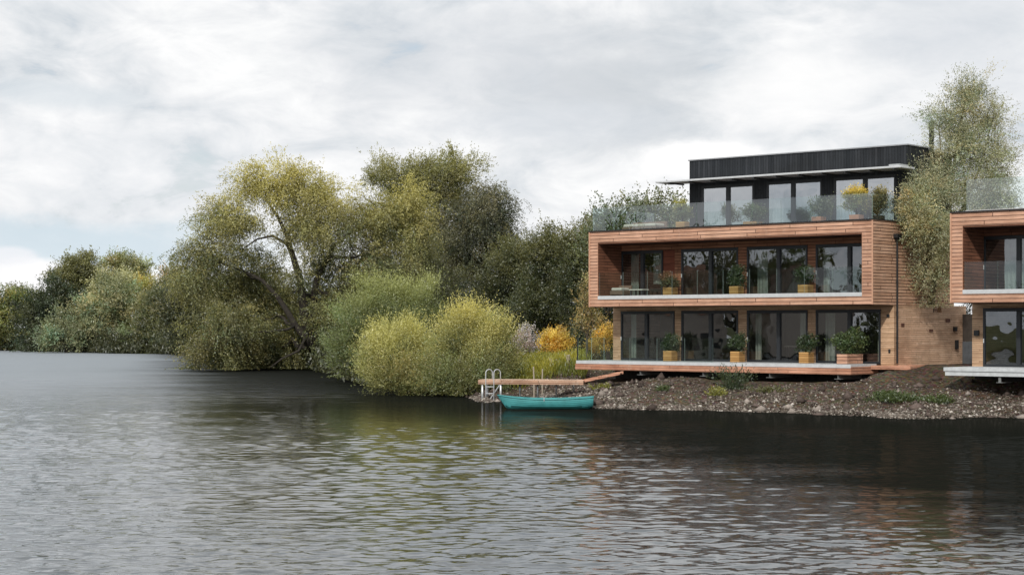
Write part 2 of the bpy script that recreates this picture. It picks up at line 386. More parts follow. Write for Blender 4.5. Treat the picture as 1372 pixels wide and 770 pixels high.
sky_sheen=N(nt,'ShaderNodeBsdfDiffuse'); sky_sheen.inputs[0].default_value=(.36,.40,.44,1)  # pale grey painted into the left water as bright sky sheen
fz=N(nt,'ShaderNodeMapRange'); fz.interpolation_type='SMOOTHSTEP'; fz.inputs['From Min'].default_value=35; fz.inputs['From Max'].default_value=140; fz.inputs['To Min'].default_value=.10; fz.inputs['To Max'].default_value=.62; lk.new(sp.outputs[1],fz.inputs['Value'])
mx3=N(nt,'ShaderNodeMixShader'); lk.new(math_(nt,'MULTIPLY',math_(nt,'MULTIPLY',fz.outputs[0],RIPPLE_SHEEN),math_(nt,'MULTIPLY_ADD',wave(.25,.9,1.0,5.0,0,.75),1.1,.45)),mx3.inputs[0]); lk.new(mxw.outputs[0],mx3.inputs[1]); lk.new(sky_sheen.outputs[0],mx3.inputs[2])
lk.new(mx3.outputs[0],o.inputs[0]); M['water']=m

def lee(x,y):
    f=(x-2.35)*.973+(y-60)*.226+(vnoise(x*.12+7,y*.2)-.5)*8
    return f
wx=sorted(set([-160,-110,-75,-55,-45]+grid(-38,-13,.15)+grid(-13,13,.08)+grid(13,36,.15)+[40,50,70,110]))
wy=[-60,-30,-10,5,12,17]; y_=20.0
while y_<100: wy.append(y_); y_+=.05*(y_/24)**1.12
while y_<300: wy.append(y_); y_+=1.5+(y_-100)*.03
WXg,WYg=np.meshgrid(np.array(wx,float),np.array(wy,float))
wr_=np.random.default_rng(5)
nw=150
lam=.13*(8.0)**(wr_.random(nw)**1.45)               # 0.13 to 1 m
ang=wr_.normal(size=nw)*.85+.10                      # travel mostly towards the viewer
kx=2*np.pi/lam*np.sin(ang); ky=2*np.pi/lam*np.cos(ang); ph=wr_.random(nw)*6.283
slope=WAVE*np.sqrt(2.0/nw)*np.where(lam>.6,.62,1)*np.where(lam<.2,.7,1)
am=slope*lam/(2*np.pi)
xf,yf=WXg.ravel(),WYg.ravel()
step=.05*(np.clip(yf,24,100)/24)**1.12
Z=np.zeros(len(xf))
xw=xf+.2*vnoise(xf*.6,yf*.6); yw=yf+.5*vnoise(xf*.3+20,yf*.4)
for i in range(nw):
    fade=np.clip(lam[i]/(step*2.2)-1,0,1)
    Z+= am[i]*fade*np.cos(kx[i]*xw+ky[i]*yw+ph[i])
gust=.65+.75*vnoise(xf*.09+3,yf*.16)
cal=1-.55*sst(-4.5,6.5,lee(xf,yf))
edge=sst(-38,-33,xf)*sst(36,32,xf)*sst(17,21,yf)*sst(100,86,yf)
dsh=-sdist(np.stack([xf,yf],1))
Z*=gust*cal*edge*(.12+.88*sst(1,16,dsh))
me=bpy.data.meshes.new('lake_water')
ii_=np.arange(len(wx)*len(wy)).reshape(len(wy),len(wx))
mk(me,np.stack([xf,yf,Z],1),np.stack([ii_[:-1,:-1],ii_[:-1,1:],ii_[1:,1:],ii_[1:,:-1]],-1).reshape(-1,4))
at=me.attributes.new('shore_dark','FLOAT','POINT'); at.data.foreach_set('value',((1-sst(2,19,dsh))*sst(-48,-24,xf)*sst(30,50,yf)).astype(np.float32))  # band off the bank where dark reflection is painted into the water
me.polygons.foreach_set('use_smooth',[True]*len(me.polygons))
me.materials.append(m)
tag(link(bpy.data.objects.new('lake_water',me)),kind='structure')

# ------------------------------------------------------------------ foliage
def unit(v): return v/(np.linalg.norm(v,axis=-1,keepdims=True)+1e-9)
def leaf_mesh(name, pos, ax, L, Wd, col, mat, parent, nrm=None):
    n=len(pos)
    side=unit(np.cross(ax, unit(rng.normal(size=(n,3))) if nrm is None else unit(nrm+rng.normal(size=(n,3))*.55)))
    a=pos-ax*L[:,None]*.5; c=pos+ax*L[:,None]*.5
    b=pos+side*Wd[:,None]*.5; d=pos-side*Wd[:,None]*.5
    v=np.stack([a,b,c,d],1).reshape(-1,3)
    me=bpy.data.meshes.new(name); mk(me,v,np.arange(4*n).reshape(n,4))
    at=me.attributes.new('col','FLOAT_COLOR','FACE')
    at.data.foreach_set('color',np.concatenate([np.clip(col,0,1),np.ones((n,1))],1).astype(np.float32).ravel())
    me.materials.append(mat)
    return link(bpy.data.objects.new(name,me),parent)

def crown_points(lobes, nclump, shell=2.2, lump=.16, zmin=.25):
    lobes=np.array([l[:6] for l in lobes],float)
    vol=(lobes[:,3]*lobes[:,4]*lobes[:,5])**(.72); k=rng.choice(len(lobes),nclump,p=vol/vol.sum())
    u=unit(rng.normal(size=(nclump,3))); r=rng.random(nclump)**(1/shell)
    ph=rng.random((len(lobes),3))*6
    lm=1+lump*(np.sin(u[:,0]*4+ph[k,0])+np.sin(u[:,1]*4+ph[k,1])+np.sin(u[:,2]*5+ph[k,2]))
    c=lobes[k,:3]+u*lobes[k,3:6]*(r*lm)[:,None]
    c[:,2]=np.maximum(c[:,2],zmin)
    return c,u,k,lobes
def foliage(lobes, parent, n, pal, leaf=(.2,.09), per=14, spray=.8, clump=.7, mode='droop', shell=2.2, mat=None,
            name='foliage', lump=.16, yellow=None, ytop=None, zmin=.25, perclump=9,vary=.38,outward=1.0,gain=1.35, desat=.10, droop=.75):
    """leaves strung along short twigs; twigs gathered in clumps spread through the crown"""
    nsp=max(1,n//per); ncl=max(1,nsp//perclump)
    c,u,k,lb=crown_points(lobes,ncl,shell,lump,zmin)
    ci=rng.integers(0,ncl,nsp)
    S=c[ci]+rng.normal(size=(nsp,3))*clump*np.array((.5,.5,.38))
    out=u[ci]*outward+rng.normal(size=(nsp,3))*.55
    if mode=='droop': out[:,2]-= droop
    elif mode=='up': out[:,2]+= 1.1
    elif mode=='soft': out[:,2]+= .25
    Dd=unit(out); ln=spray*(.5+rng.random(nsp))
    t=np.tile((np.arange(per)+.5)/per,nsp); ii=np.repeat(np.arange(nsp),per)
    pos=S[ii]+Dd[ii]*(ln[ii]*t)[:,None]
    if mode=='droop': pos[:,2]-= (t**2)*ln[ii]*.35
    pos+= rng.normal(size=pos.shape)*leaf[0]*.45
    pos[:,2]=np.maximum(pos[:,2], zmin*.4+rng.random(len(pos))*.15)
    ax=unit(Dd[ii]+rng.normal(size=pos.shape)*.6+np.array((0,0,-.35 if mode=='droop' else .1)))
    L=leaf[0]*(.6+.8*rng.random(len(pos))); Wd=leaf[1]*(.6+.8*rng.random(len(pos)))
    A=np.array(pal[0]); B=np.array(pal[1])
    tcl=rng.random(ncl)[ci][ii]; tl=rng.random(len(pos))
    f=np.clip(tcl*.78+tl*.22,0,1)[:,None]
    col=A*(1-f)+B*f
    col*= (1-vary+2*vary*rng.random(ncl))[ci][ii][:,None]
    col*= (1+.10*rng.normal(size=(ncl,1))*np.array((1.3,.2,-.4)))[ci][ii]
    if yellow is not None:
        z0,z1=ytop; zz=np.clip((pos[:,2]-z0)/(z1-z0),0,1)
        yf=np.clip(zz*1.0+(rng.random(ncl)[ci][ii]-.5)*.7+(tl-.5)*.4,0,1)[:,None]
        col=col*(1-yf)+np.array(yellow)*(.7+.6*rng.random(len(pos)))[:,None]*yf
    lum=col@np.array((.3,.6,.1)); col=(col*(1-desat)+lum[:,None]*desat)*gain
    leaf_mesh(name,pos,ax,L,Wd,col,mat or M['leaf'],parent,unit(u[ci]+np.array((0,0,.45)))[ii])
    return c
def bez(a,b,c,n):
    a,b,c=map(np.array,(a,b,c)); return [tuple((1-t)**2*a+2*t*(1-t)*b+t*t*c) for t in np.linspace(0,1,n)]
def wig(pts,amp):
    return [tuple(np.array(p)+(rng.normal(size=3)*amp if 0<i<len(pts)-1 else 0)) for i,p in enumerate(pts)]
def trunk_mesh(base, lobes, parent, cl=None, r0=.3, fork=.35, mat=None, nsec=40, name='trunk', lean=(0,0), stems=None, twig=.025):
    mb=MB(); base=np.array(base,float)
    cen=np.array([l[:3] for l in lobes]); top=cen.mean(0)
    fk=base+(top-base)*fork; fk[0]+=lean[0]; fk[1]+=lean[1]
    limbs=[]
    if stems:
        for pts,ra,rb in stems:
            n=len(pts); mb.tube(pts,list(np.linspace(ra,rb,n)),8); limbs.append((pts,ra,rb))
    else:
        pts=wig(bez(base-np.array((0,0,.3)),(base+fk)/2+rng.normal(size=3)*.15*r0*4,fk,6),r0*.15)
        rr=list(np.linspace(r0,r0*.72,6)); rr[0]*=1.35
        mb.tube(pts,rr,9)
    for l in lobes:
        e=np.array(l[:3]); e=e+np.array((0,0,l[5]*.35))
        if stems:
            best=None
            for pts,ra,rb in limbs:
                for i,q in enumerate(pts[1:],1):
                    dd=np.linalg.norm(np.array(q)-e)+max(0,q[2]-e[2])*1.5
                    if best is None or dd<best[0]: best=(dd,q,ra+(rb-ra)*i/len(pts))
            s=np.array(best[1]); rs=best[2]*.6
        else: s=fk; rs=r0*.5
        mid=(s+e)/2+np.array((0,0,.18*np.linalg.norm(e-s)))+rng.normal(size=3)*.1*np.linalg.norm(e-s)
        pts=wig(bez(s,mid,e,8),.03*np.linalg.norm(e-s))
        mb.tube(pts,list(np.linspace(rs,rs*.25,8)),6); limbs.append((pts,rs,rs*.25))
    if cl is not None and nsec:
        sel=cl[rng.choice(len(cl),min(nsec,len(cl)),replace=False)]
        allp=[(np.array(q),ra+(rb-ra)*i/len(pts)) for pts,ra,rb in limbs for i,q in enumerate(pts) if i>1]
        P=np.array([q for q,_ in allp])
        for c in sel:
            d=np.linalg.norm(P-c,axis=1)+np.maximum(0,P[:,2]-c[2])*.8
            j=int(np.argmin(d)); s,rs=allp[j]
            ln=np.linalg.norm(c-s)
            mid=(s+c)/2+np.array((0,0,.15*ln))+rng.normal(size=3)*.08*ln
            r1=max(twig,min(rs*.6,.02+ln*.018))
            mb.tube(wig(bez(s,mid,c,5),.03*ln),list(np.linspace(r1,twig*.5,5)),4,cap=False)
    return mb.build(name,mat or M['bark'],parent,smooth=True)
def LB(px,py,rx,ry,Y,dz=0,ryd=None):
    x,y,z=W(px,py,Y+dz); s=(Y+dz)/F
    return (x,y,z,rx*s,(ryd if ryd else (rx+ry)/2)*s,ry*s)
def gz(x,y): return float(height(np.array([x]),np.array([y]))[0])
def tree(name,label,cat,bpx,Y,lobes,n,pal,leaf,r0=.3,group=None,trunk=True,nsec=40,bark=None,fork=.35,stems=None,twig=.025,absbase=None,**kw):
    bx_=(bpx-686)/F*Y; bz=gz(bx_,Y)
    base=absbase or (bx_,Y,bz)
    root=empty(name,base); tag(root,label,cat,group)
    def rel(p): return tuple(np.array(p)-np.array(base))
    lb=[(*rel(l[:3]),*l[3:]) for l in lobes]
    if 'ytop' in kw and kw['ytop']: kw['ytop']=(kw['ytop'][0]-base[2],kw['ytop'][1]-base[2])
    kw['zmin']=kw.get('zmin',.3)-base[2]
    st=[([rel(q) for q in pts],a,b) for pts,a,b in stems] if stems else None
    cl=foliage(lb,root,n,pal,leaf,**kw)
    if trunk: trunk_mesh((0,0,0),lb,root,cl,r0,fork=fork,mat=bark,nsec=nsec,stems=st,twig=twig)
    return root

OL=((.055,.062,.018),(.13,.14,.045)); OLP=((.16,.175,.07),(.34,.34,.15)); DK=((.022,.032,.012),(.062,.075,.028))
DK2=((.028,.036,.014),(.085,.095,.032)); YE=(.42,.31,.045); YG=((.17,.19,.035),(.42,.40,.10)); GR=((.05,.075,.02),(.14,.18,.055))

# --- great leaning willow at the water
Y0=137
def wp(px,py,dy=0): return W(px,py,Y0+dy)
stems=[([wp(446,499),wp(440,488),wp(428,470,.3),wp(418,452,.3),wp(409,432),wp(406,405,-.3),wp(402,375),wp(393,345),wp(384,315,.5),wp(372,290,.5),wp(355,265,.6)],.60,.06),
       ([wp(428,470),wp(412,455,-.6),wp(396,436,-1),wp(383,414,-1),wp(370,395,-1.2),wp(352,376,-1.2),wp(325,362,-1.5),wp(295,352,-2)],.34,.06),
       ([wp(420,455,.3),wp(424,430,.8),wp(420,400,1),wp(424,375,1),wp(436,352,1),wp(446,330,1),wp(470,312,1.2),wp(505,300,1.4)],.34,.06),
       ([wp(402,375),wp(396,350,-.6),wp(384,327,-.8),wp(366,316,-.8),wp(345,320,-1),wp(325,334,-1.2)],.18,.04),
       ([wp(396,436,-1),wp(385,441,-2),wp(362,444,-2.5),wp(335,445,-3)],.13,.05),
       ([wp(413,445,-.4),wp(400,470,-2),wp(378,480,-2.6),wp(362,492,-3)],.12,.04),
       ([wp(424,390,1),wp(445,395,.5),wp(470,385,.2),wp(500,378,0)],.2,.06),
       ([wp(436,352,1),wp(445,345,0),wp(475,345,-1),wp(500,335,-1)],.16,.05)]
lob=[LB(372,250,46,28,Y0,.5),LB(335,245,22,20,Y0,.5),LB(415,262,34,30,Y0,1),LB(448,292,38,36,Y0,-1),LB(295,292,34,22,Y0,-1),LB(325,300,18,22,Y0,0),LB(285,335,42,28,Y0,-2),
     LB(262,378,28,36,Y0,-2),LB(318,385,40,32,Y0,1.5),LB(300,440,48,42,Y0,-2.5),LB(350,452,42,38,Y0,2),LB(385,400,28,22,Y0,3),LB(352,392,30,28,Y0,2.5),LB(362,362,18,12,Y0,3),LB(300,468,52,22,Y0,-1),LB(372,474,38,18,Y0,1.5),LB(480,474,34,22,Y0,1),LB(340,340,16,10,Y0,2),LB(412,318,26,20,Y0,-1.5),LB(398,372,20,14,Y0,-2),LB(445,425,26,26,Y0,-1.5),LB(400,465,34,28,Y0,3),
     LB(508,292,48,36,Y0,1),LB(545,325,36,34,Y0,1.5),LB(500,350,46,34,Y0,0),LB(460,395,40,42,Y0,2),LB(520,385,40,38,Y0,2.5),LB(470,450,34,40,Y0,3),LB(430,345,26,22,Y0,2.5),LB(405,300,22,16,Y0,1.5)]
tree('willow_tree','great leaning willow with dark forked trunk and yellowing crown overhanging the water','tree',446,Y0,[(*l[:3],*(np.array(l[3:])*1.10)) for l in lob]+[LB(558,300,30,30,Y0,1.5),LB(548,268,26,22,Y0,1.5),LB(255,345,22,24,Y0,-1)],460000,((.058,.066,.022),(.172,.172,.058)),(.13,.064),droop=.3,
     absbase=W(446,497,Y0),stems=stems,nsec=260,yellow=(.44,.395,.11),ytop=(8.5,16.5),gain=1.4,perclump=26,per=12,spray=.9,clump=.95,shell=1.7,zmin=.35,twig=.03)
# --- tall tree pair behind it
lob=[LB(560,232,48,26,165),LB(515,232,26,16,165,2),LB(610,225,34,20,165,-1),LB(595,262,40,28,165),LB(545,268,34,28,165,2),LB(585,320,46,40,165,1),LB(570,390,50,46,165,1)]
tree('tall_tree','tall olive tree with rounded open top rising behind the great willow','tree',590,165,lob,130000,((.055,.062,.022),(.15,.15,.055)),(.17,.075),r0=.6,nsec=160,gain=1.5,perclump=24,lump=.24,
     yellow=(.23,.22,.065),ytop=(14,20),per=10,clump=1.0,spray=.8,mode='soft',bark=M['bark_dark'],shell=1.9)
lob=[LB(652,272,40,26,152),LB(630,300,44,36,152,-1),LB(668,318,32,42,152),LB(620,355,44,44,152,1),LB(668,385,38,46,152,-1),LB(610,420,48,40,152),LB(655,440,40,30,152)]
tree('dense_tree','dense dark grey-green tree with drooping sides right of the tall olive tree','tree',640,152,lob,170000,((.034,.040,.018),(.10,.105,.05)),(.15,.065),r0=.6,nsec=60,perclump=24,lump=.2,
     yellow=(.20,.17,.05),ytop=(14,17.5),per=12,clump=1.0,spray=.9,bark=M['bark_dark'],shell=2.0)
# --- dark wood behind the shrubs and the house
specs=[(690,128,[(690,352,30,34),(672,395,34,40),(705,410,36,44),(690,445,44,24)],'broad dark green tree standing between the dense drooping tree and the house'),
       (735,122,[(735,338,30,30),(755,365,32,38),(728,395,36,44),(745,440,44,30)],'mid green ivy-clad tree just left of the house behind the golden shrub'),
       (785,116,[(778,326,26,26),(800,345,34,38),(785,385,40,44),(800,440,50,36)],'dark green tree partly hidden by the left end of the timber house'),
       (600,140,[(575,400,40,44),(560,440,44,36),(610,440,44,36)],'low dark tree in shade behind the pale upright shrub')]
for bp,Y,ls,lab in specs:
    tree('dark_tree',lab,'tree',bp,Y,[LB(*q,Y,rng.uniform(-2,2)) for q in ls],80000,DK2 if bp<800 else DK,(.125,.07),r0=.35,nsec=45,perclump=26,lump=.2,per=9,clump=.8,spray=.6,mode='soft',
         bark=M['bark_dark'],group='dark wood behind the shrubs',yellow=(.14,.135,.035),ytop=(6.5,11),shell=1.9)
# airy saplings seen over the terrace
for i,(bp,ls,lab) in enumerate([(815,[(812,300,22,20),(830,320,24,24),(800,330,22,26)],'airy pale-leaved tree showing above the left end of the roof terrace'),
                   (862,[(850,288,20,16),(872,285,20,16),(860,315,30,30)],'airy thin-twigged tree showing above the terrace behind the low sofa'),
                   (905,[(898,284,18,15),(915,300,20,20),(890,320,26,30)],'airy thin-twigged tree beside the black rooftop storey')]):
    tree('sapling_tree',lab,'tree',bp,108,[LB(*q,108,rng.uniform(-1,1)) for q in ls],6500,((.07,.085,.035),(.17,.19,.09)),(.15,.09),r0=.14,nsec=90,per=9,clump=.8,spray=.8,
         mode='up',group='airy trees behind the terrace',shell=1.7,twig=.02,perclump=3)
# --- far shore on the left
far=[(8,252,[(8,418,30,32),(30,408,22,22),(-20,430,30,36)],16000,((.11,.125,.03),(.26,.25,.06)),'yellow-green tree at the far left end of the shore'),
     (48,262,[(45,408,26,20),(20,400,24,14),(60,430,22,24)],9000,OL,'low olive tree behind the yellow-green one at the far left'),
     (75,240,[(72,398,26,30),(60,430,30,36),(95,430,30,34),(50,450,26,20)],22000,DK,'dark green round-headed tree low on the far shore'),
     (108,250,[(104,356,17,12),(88,374,20,14),(120,350,10,8),(112,385,24,24)],20000,((.045,.052,.016),(.12,.125,.035)),'tall dark olive tree with layered top on the far shore'),
     (172,262,[(160,352,16,11),(182,362,18,16),(170,388,26,26)],18000,OLP,'pale thin-crowned tree rising behind the silvery willow'),
     (152,232,[(140,396,26,24),(162,402,24,28),(150,435,36,30),(124,428,20,28)],30000,((.17,.19,.095),(.36,.37,.20)),'round silvery green willow in the middle of the far shore'),
     (88,230,[(92,438,24,20),(112,448,22,20),(70,452,20,16)],12000,((.12,.14,.07),(.25,.28,.15)),'pale leafy shrub below the dark round-headed tree'),
     (196,246,[(195,392,16,20),(186,410,14,16)],5000,((.17,.15,.03),(.33,.28,.06)),'golden yellow tree top between the far willows'),
     (212,224,[(216,402,16,18),(202,425,22,22),(228,434,22,30),(208,448,30,22)],22000,((.05,.058,.02),(.15,.155,.055)),'olive tree with shaded underside right of the silvery willow'),
     (245,206,[(246,385,22,20),(240,415,26,32),(255,440,28,32)],20000,((.035,.042,.018),(.10,.105,.045)),'dark olive tree at the mouth of the cove beside the great willow'),
     (237,232,[(238,376,10,10),(230,384,9,8)],3500,((.17,.12,.025),(.30,.22,.05)),'small orange-yellow tree top beside the great willow'),
     (290,215,[(285,410,30,34),(310,435,30,34),(330,400,30,44)],14000,DK2,'dark tree in the cove seen through the great willow'),
     (390,200,[(380,420,40,40),(430,420,40,44),(345,440,30,30)],16000,DK2,'dark tree far behind the fork of the great willow'),
     (500,190,[(500,420,50,50),(450,430,30,40)],14000,DK,'dark tree far behind the pale upright shrub')]
for bp,Y,ls,n,pal,lab in far:
    yl_=(.22,.215,.075) if pal is OL or 'olive' in lab else None
    tree('shore_tree' if 'shrub' not in lab else 'shore_shrub',lab,'tree' if 'shrub' not in lab else 'shrub',bp,Y,[LB(*q,Y,rng.uniform(-2,2)) for q in ls],int(n*2.0),pal,(.24,.135),r0=.35,nsec=25,per=8,clump=1.1,spray=.9,
         mode='soft',group='trees along the far shore',shell=2.0,perclump=22,lump=.24,yellow=yl_,ytop=(7,16) if yl_ else None,gain=1.35,bark=M['bark_dark'])
# undergrowth along the shores, one mass
pts=[]
us=shore[[i for i,q in enumerate(shore_px) if q[0]==615][0]:]
P=[]
for a,b_ in zip(us,us[1:]):
    L_=math.dist(a,b_); n_=int(L_*16)
    for _ in range(n_):
        t=rng.random(); P.append((a[0]+(b_[0]-a[0])*t,a[1]+(b_[1]-a[1])*t))
P=np.array(P); P[:,1]+= np.abs(rng.normal(size=len(P)))*2.5+.1; P[:,0]+=rng.normal(size=len(P))*.8
P=P[sdist(P)>-.2]
k=26; Q=np.repeat(P,k,0); hh=np.repeat(.6+1.6*rng.random(len(P))**2*1.6,k)
pos=np.concatenate([Q+rng.normal(size=Q.shape)*.45,(rng.random(len(Q))*hh+.15)[:,None]],1)
ax=unit(rng.normal(size=pos.shape)*.6+np.array((0,0,.8)))
f=np.repeat(rng.random(len(P)),k)[:,None]*.7+rng.random((len(Q),1))*.3
colr=np.array((.025,.034,.012))*(1-f)+np.array((.085,.085,.032))*f
ug=leaf_mesh('undergrowth',pos,ax,.28+.25*rng.random(len(pos)),.10+.10*rng.random(len(pos)),colr,M['leaf_dense'],None); tag(ug,'dark undergrowth and reeds along the wooded waterline',kind='stuff'); 

# --- big shrubs in front
tree('pale_shrub','pale green upright willow shrub behind the yellow-green one','shrub',520,108,[LB(515,408,40,24,108),LB(480,440,32,34,108,-1),LB(470,480,24,24,108),LB(560,412,28,28,108,1),LB(525,455,50,40,108),LB(510,488,40,18,108)],
     125000,((.075,.098,.034),(.21,.245,.085)),(.11,.04),r0=.14,nsec=40,fork=.1,per=12,spray=1.1,clump=.60,perclump=46,gain=1.45,mode='up',shell=2.0,yellow=(.26,.28,.09),ytop=(3.5,6.4),lump=.2,zmin=.2)
tree('yellow_green_shrub','yellow-green willow shrub overhanging the water left of its larger twin','shrub',545,90,[LB(535,462,32,20,89),LB(520,484,32,26,88),LB(556,492,34,26,89),LB(535,508,42,16,87)],
     110000,((.12,.13,.038),(.33,.32,.10)),(.085,.034),r0=.1,nsec=40,fork=.1,per=12,spray=.9,clump=.50,perclump=40,gain=1.3,mode='up',shell=2.0,yellow=(.46,.44,.13),ytop=(1.2,4.0),lump=.22,zmin=.15,group='yellow-green shrubs over the water')
tree('yellow_green_shrub','largest yellow-green willow shrub next to the swimming jetty','shrub',625,87,[LB(628,433,26,18,87),LB(612,462,28,28,87,-.5),LB(652,462,30,30,87),LB(640,492,42,24,86),LB(608,500,30,20,86),LB(615,512,38,12,85),LB(668,490,18,22,87)],
     155000,((.10,.12,.036),(.29,.295,.10)),(.085,.034),r0=.12,nsec=50,fork=.1,per=12,spray=.9,clump=.50,perclump=40,gain=1.3,mode='up',shell=2.0,yellow=(.52,.47,.13),ytop=(1.8,5.0),lump=.22,zmin=.12,group='yellow-green shrubs over the water')
tree('golden_shrub','round golden orange shrub in the grass left of the deck','shrub',743,97,[LB(743,456,17,14,97),LB(735,464,14,10,97),LB(752,464,13,10,97)],
     9000,((.42,.27,.03),(.66,.46,.06)),(.09,.04),r0=.05,nsec=10,fork=.1,per=10,spray=.4,clump=.22,mode='up',shell=2.6,lump=.12,zmin=1.3,group='golden shrubs')
tree('golden_shrub','golden orange shrub half hidden by the corner pier of the house','shrub',808,96,[LB(810,452,15,14,96),LB(800,462,13,10,96)],
     6000,((.40,.25,.03),(.60,.42,.06)),(.09,.04),r0=.05,nsec=10,fork=.1,per=10,spray=.4,clump=.22,mode='up',shell=2.6,zmin=1.3,group='golden shrubs')
tree('seedhead_plant','lilac grey seed-headed plants left of the golden shrub','plant',704,94,[LB(704,458,16,15,94),LB(690,465,10,10,94)],
     4200,((.26,.23,.24),(.46,.42,.46)),(.08,.06),r0=.03,nsec=30,fork=.1,per=5,spray=.3,clump=.25,mode='up',shell=1.8,twig=.012,zmin=1.3,bark=M['bark_pale'])
tree('young_tree','slender young tree with sparse brown-yellow leaves at the left corner of the house','tree',786,90,[LB(785,405,11,20,90),LB(795,430,12,16,90),LB(778,435,10,16,90),LB(788,380,6,12,90)],
     2600,((.15,.12,.04),(.36,.28,.10)),(.10,.06),r0=.085,nsec=60,fork=.5,per=4,spray=.4,clump=.3,mode='up',shell=1.5,twig=.012,bark=M['bark_pale'],perclump=2)
# silvery tree rising between the houses
tb=HW(14.72,5.75,3.93)
yb=tb[1]
st=[([ (tb[0]+.02,tb[1],3.90),(tb[0]+.1,tb[1],4.4),W(1251,380,yb),W(1262,330,yb),W(1272,270,yb),W(1280,210,yb),W(1290,150,yb),W(1298,115,yb)],.17,.03),
    ([W(1262,330,yb),W(1290,280,yb+.5),W(1315,220,yb+1),W(1330,160,yb+1)],.09,.02),
    ([W(1258,350,yb),W(1240,300,yb-.4),W(1232,250,yb-.6)],.08,.02),
    ([W(1272,270,yb),W(1262,220,yb),W(1258,170,yb-.2)],.06,.02)]
lob=[LB(1298,130,32,28,yb),LB(1270,160,30,28,yb),LB(1322,170,30,36,yb,.5),LB(1290,200,44,34,yb),LB(1335,225,24,38,yb,.8),LB(1262,250,34,34,yb,-.4),LB(1310,255,38,34,yb,.4),
     LB(1235,290,24,36,yb,-3.2),LB(1258,320,30,40,yb,-3.0),LB(1224,272,15,22,yb,-3.2),LB(1240,362,16,24,yb,-2.6),LB(1245,250,28,30,yb,-2.5),LB(1300,310,40,40,yb,.5),LB(1340,270,22,26,yb,.8),LB(1266,375,12,24,yb,-2.0),LB(1250,395,10,12,yb,-1.8)]
rt=tree('silver_leaved_tree','tall silvery olive tree rising from the low roof between the two timber houses','tree',1250,yb,lob,150000,((.10,.11,.055),(.38,.385,.24)),(.078,.030),absbase=tb,stems=st,nsec=330,
     per=10,spray=.55,clump=.42,mode='soft',shell=1.7,bark=M['bark_pale'],twig=.013,zmin=4.4,lump=.2,perclump=12,vary=.4,gain=1.6)
yl2=[tuple(np.array(l[:3])-np.array(tb))+l[3:] for l in (LB(1226,280,15,20,yb,-3.6),LB(1232,302,16,16,yb,-3.8))]
foliage(yl2,rt,6000,((.24,.22,.10),(.48,.45,.23)),(.10,.04),per=10,spray=.5,clump=.35,mode='soft',shell=1.8,zmin=.5,gain=1.3)

# --- off to the left, across the lake: what the windows look out on
for i,(x,y,h_) in enumerate([(-100,112,13),(-100,84,12),(-98,69,15),(-104,60,16),(-99,51,14.5),(-104,44,15.5),(-95,33,11),(-92,12,13)]):
    b0=(x,y,gz(x,y))
    lbs=[(x+rng.uniform(-2,2),y+rng.uniform(-2,2),h_*.72,3.6,3.6,h_*.25),(x-2,y+1.5,h_*.45,3.4,3.4,h_*.3),(x+2.5,y-2,h_*.42,3.4,3.4,h_*.3)]
    tree('shore_tree','green tree on the western shore, mirrored in the house windows','tree',0,200,lbs,7000,OL,(.45,.26),absbase=b0,r0=.35,nsec=20,per=8,clump=1.1,spray=.9,mode='soft',group='trees mirrored in the windows')
for i,(x,y,rz) in enumerate([(-90,62,R(72)),(-89,47,R(8))]):
    r=empty('gabled_house',(x,y,gz(x,y)),rz); tag(r,'pale gabled house on the western shore, mirrored in the windows','house',group='gabled houses mirrored in the windows')
    bx('wall',(-6,6,-4,4,0,5.2),M['wall_pale'],r)
    mb=MB(); 
    mb.quad((-6.6,-4.8,4.9),(6.6,-4.8,4.9),(6.6,0,9.2),(-6.6,0,9.2)); mb.quad((6.6,4.8,4.9),(-6.6,4.8,4.9),(-6.6,0,9.2),(6.6,0,9.2))
    mb.build('roof',M['tile'],r)
    for gx0 in (-6,6):
        gm=MB(); gm.v+=[(gx0,-4,5.2),(gx0,4,5.2),(gx0,0,9)]; gm.f.append((0,1,2)); gm.m.append(0); gm.build('gable',M['wall_pale'],r)
    for wx in (-4,-1.4,1.4,4):
        bx('window',(wx-.7,wx+.7,-4.06,-4.0,1.0,2.4),M['frame'],r)

# ------------------------------------------------------------------ the timber houses
BAYS=[(.48,3.64,1.99),(4.02,7.18,5.66),(7.66,10.84,9.33),(11.26,14.47,12.94)]
L=15.1; ZD=1.72; GY=1.83
def sliding(parent,x0,x1,xm,y,z0,z1,pane,fw=.085,handle=True):
    w=MB()
    w.box(x0,x1,y-.05,y+.07,z1-.14,z1); w.box(x0,x1,y-.05,y+.07,z0,z0+.10)
    w.box(x0,x0+fw,y-.05,y+.07,z0+.10,z1-.14); w.box(x1-fw,x1,y-.05,y+.07,z0+.10,z1-.14)
    w.box(xm-.085,xm+.085,y-.06,y+.08,z0+.10,z1-.14)
    r=w.build('sliding_door',M['frame'],parent,bevel=.006)
    for a,b_,yy in ((x0+fw,xm-.085,y+.00),(xm+.085,x1-fw,y+.03)):
        g=MB(); g.quad((a,yy,z0+.10),(b_,yy,z0+.10),(b_,yy,z1-.14),(a,yy,z1-.14)); g.build('pane',pane,r)
    if handle:
        bx('handle',(x0+.03,x0+.055,y-.09,y-.05,z0+.95,z0+1.12),M['alu'],r)
    return r
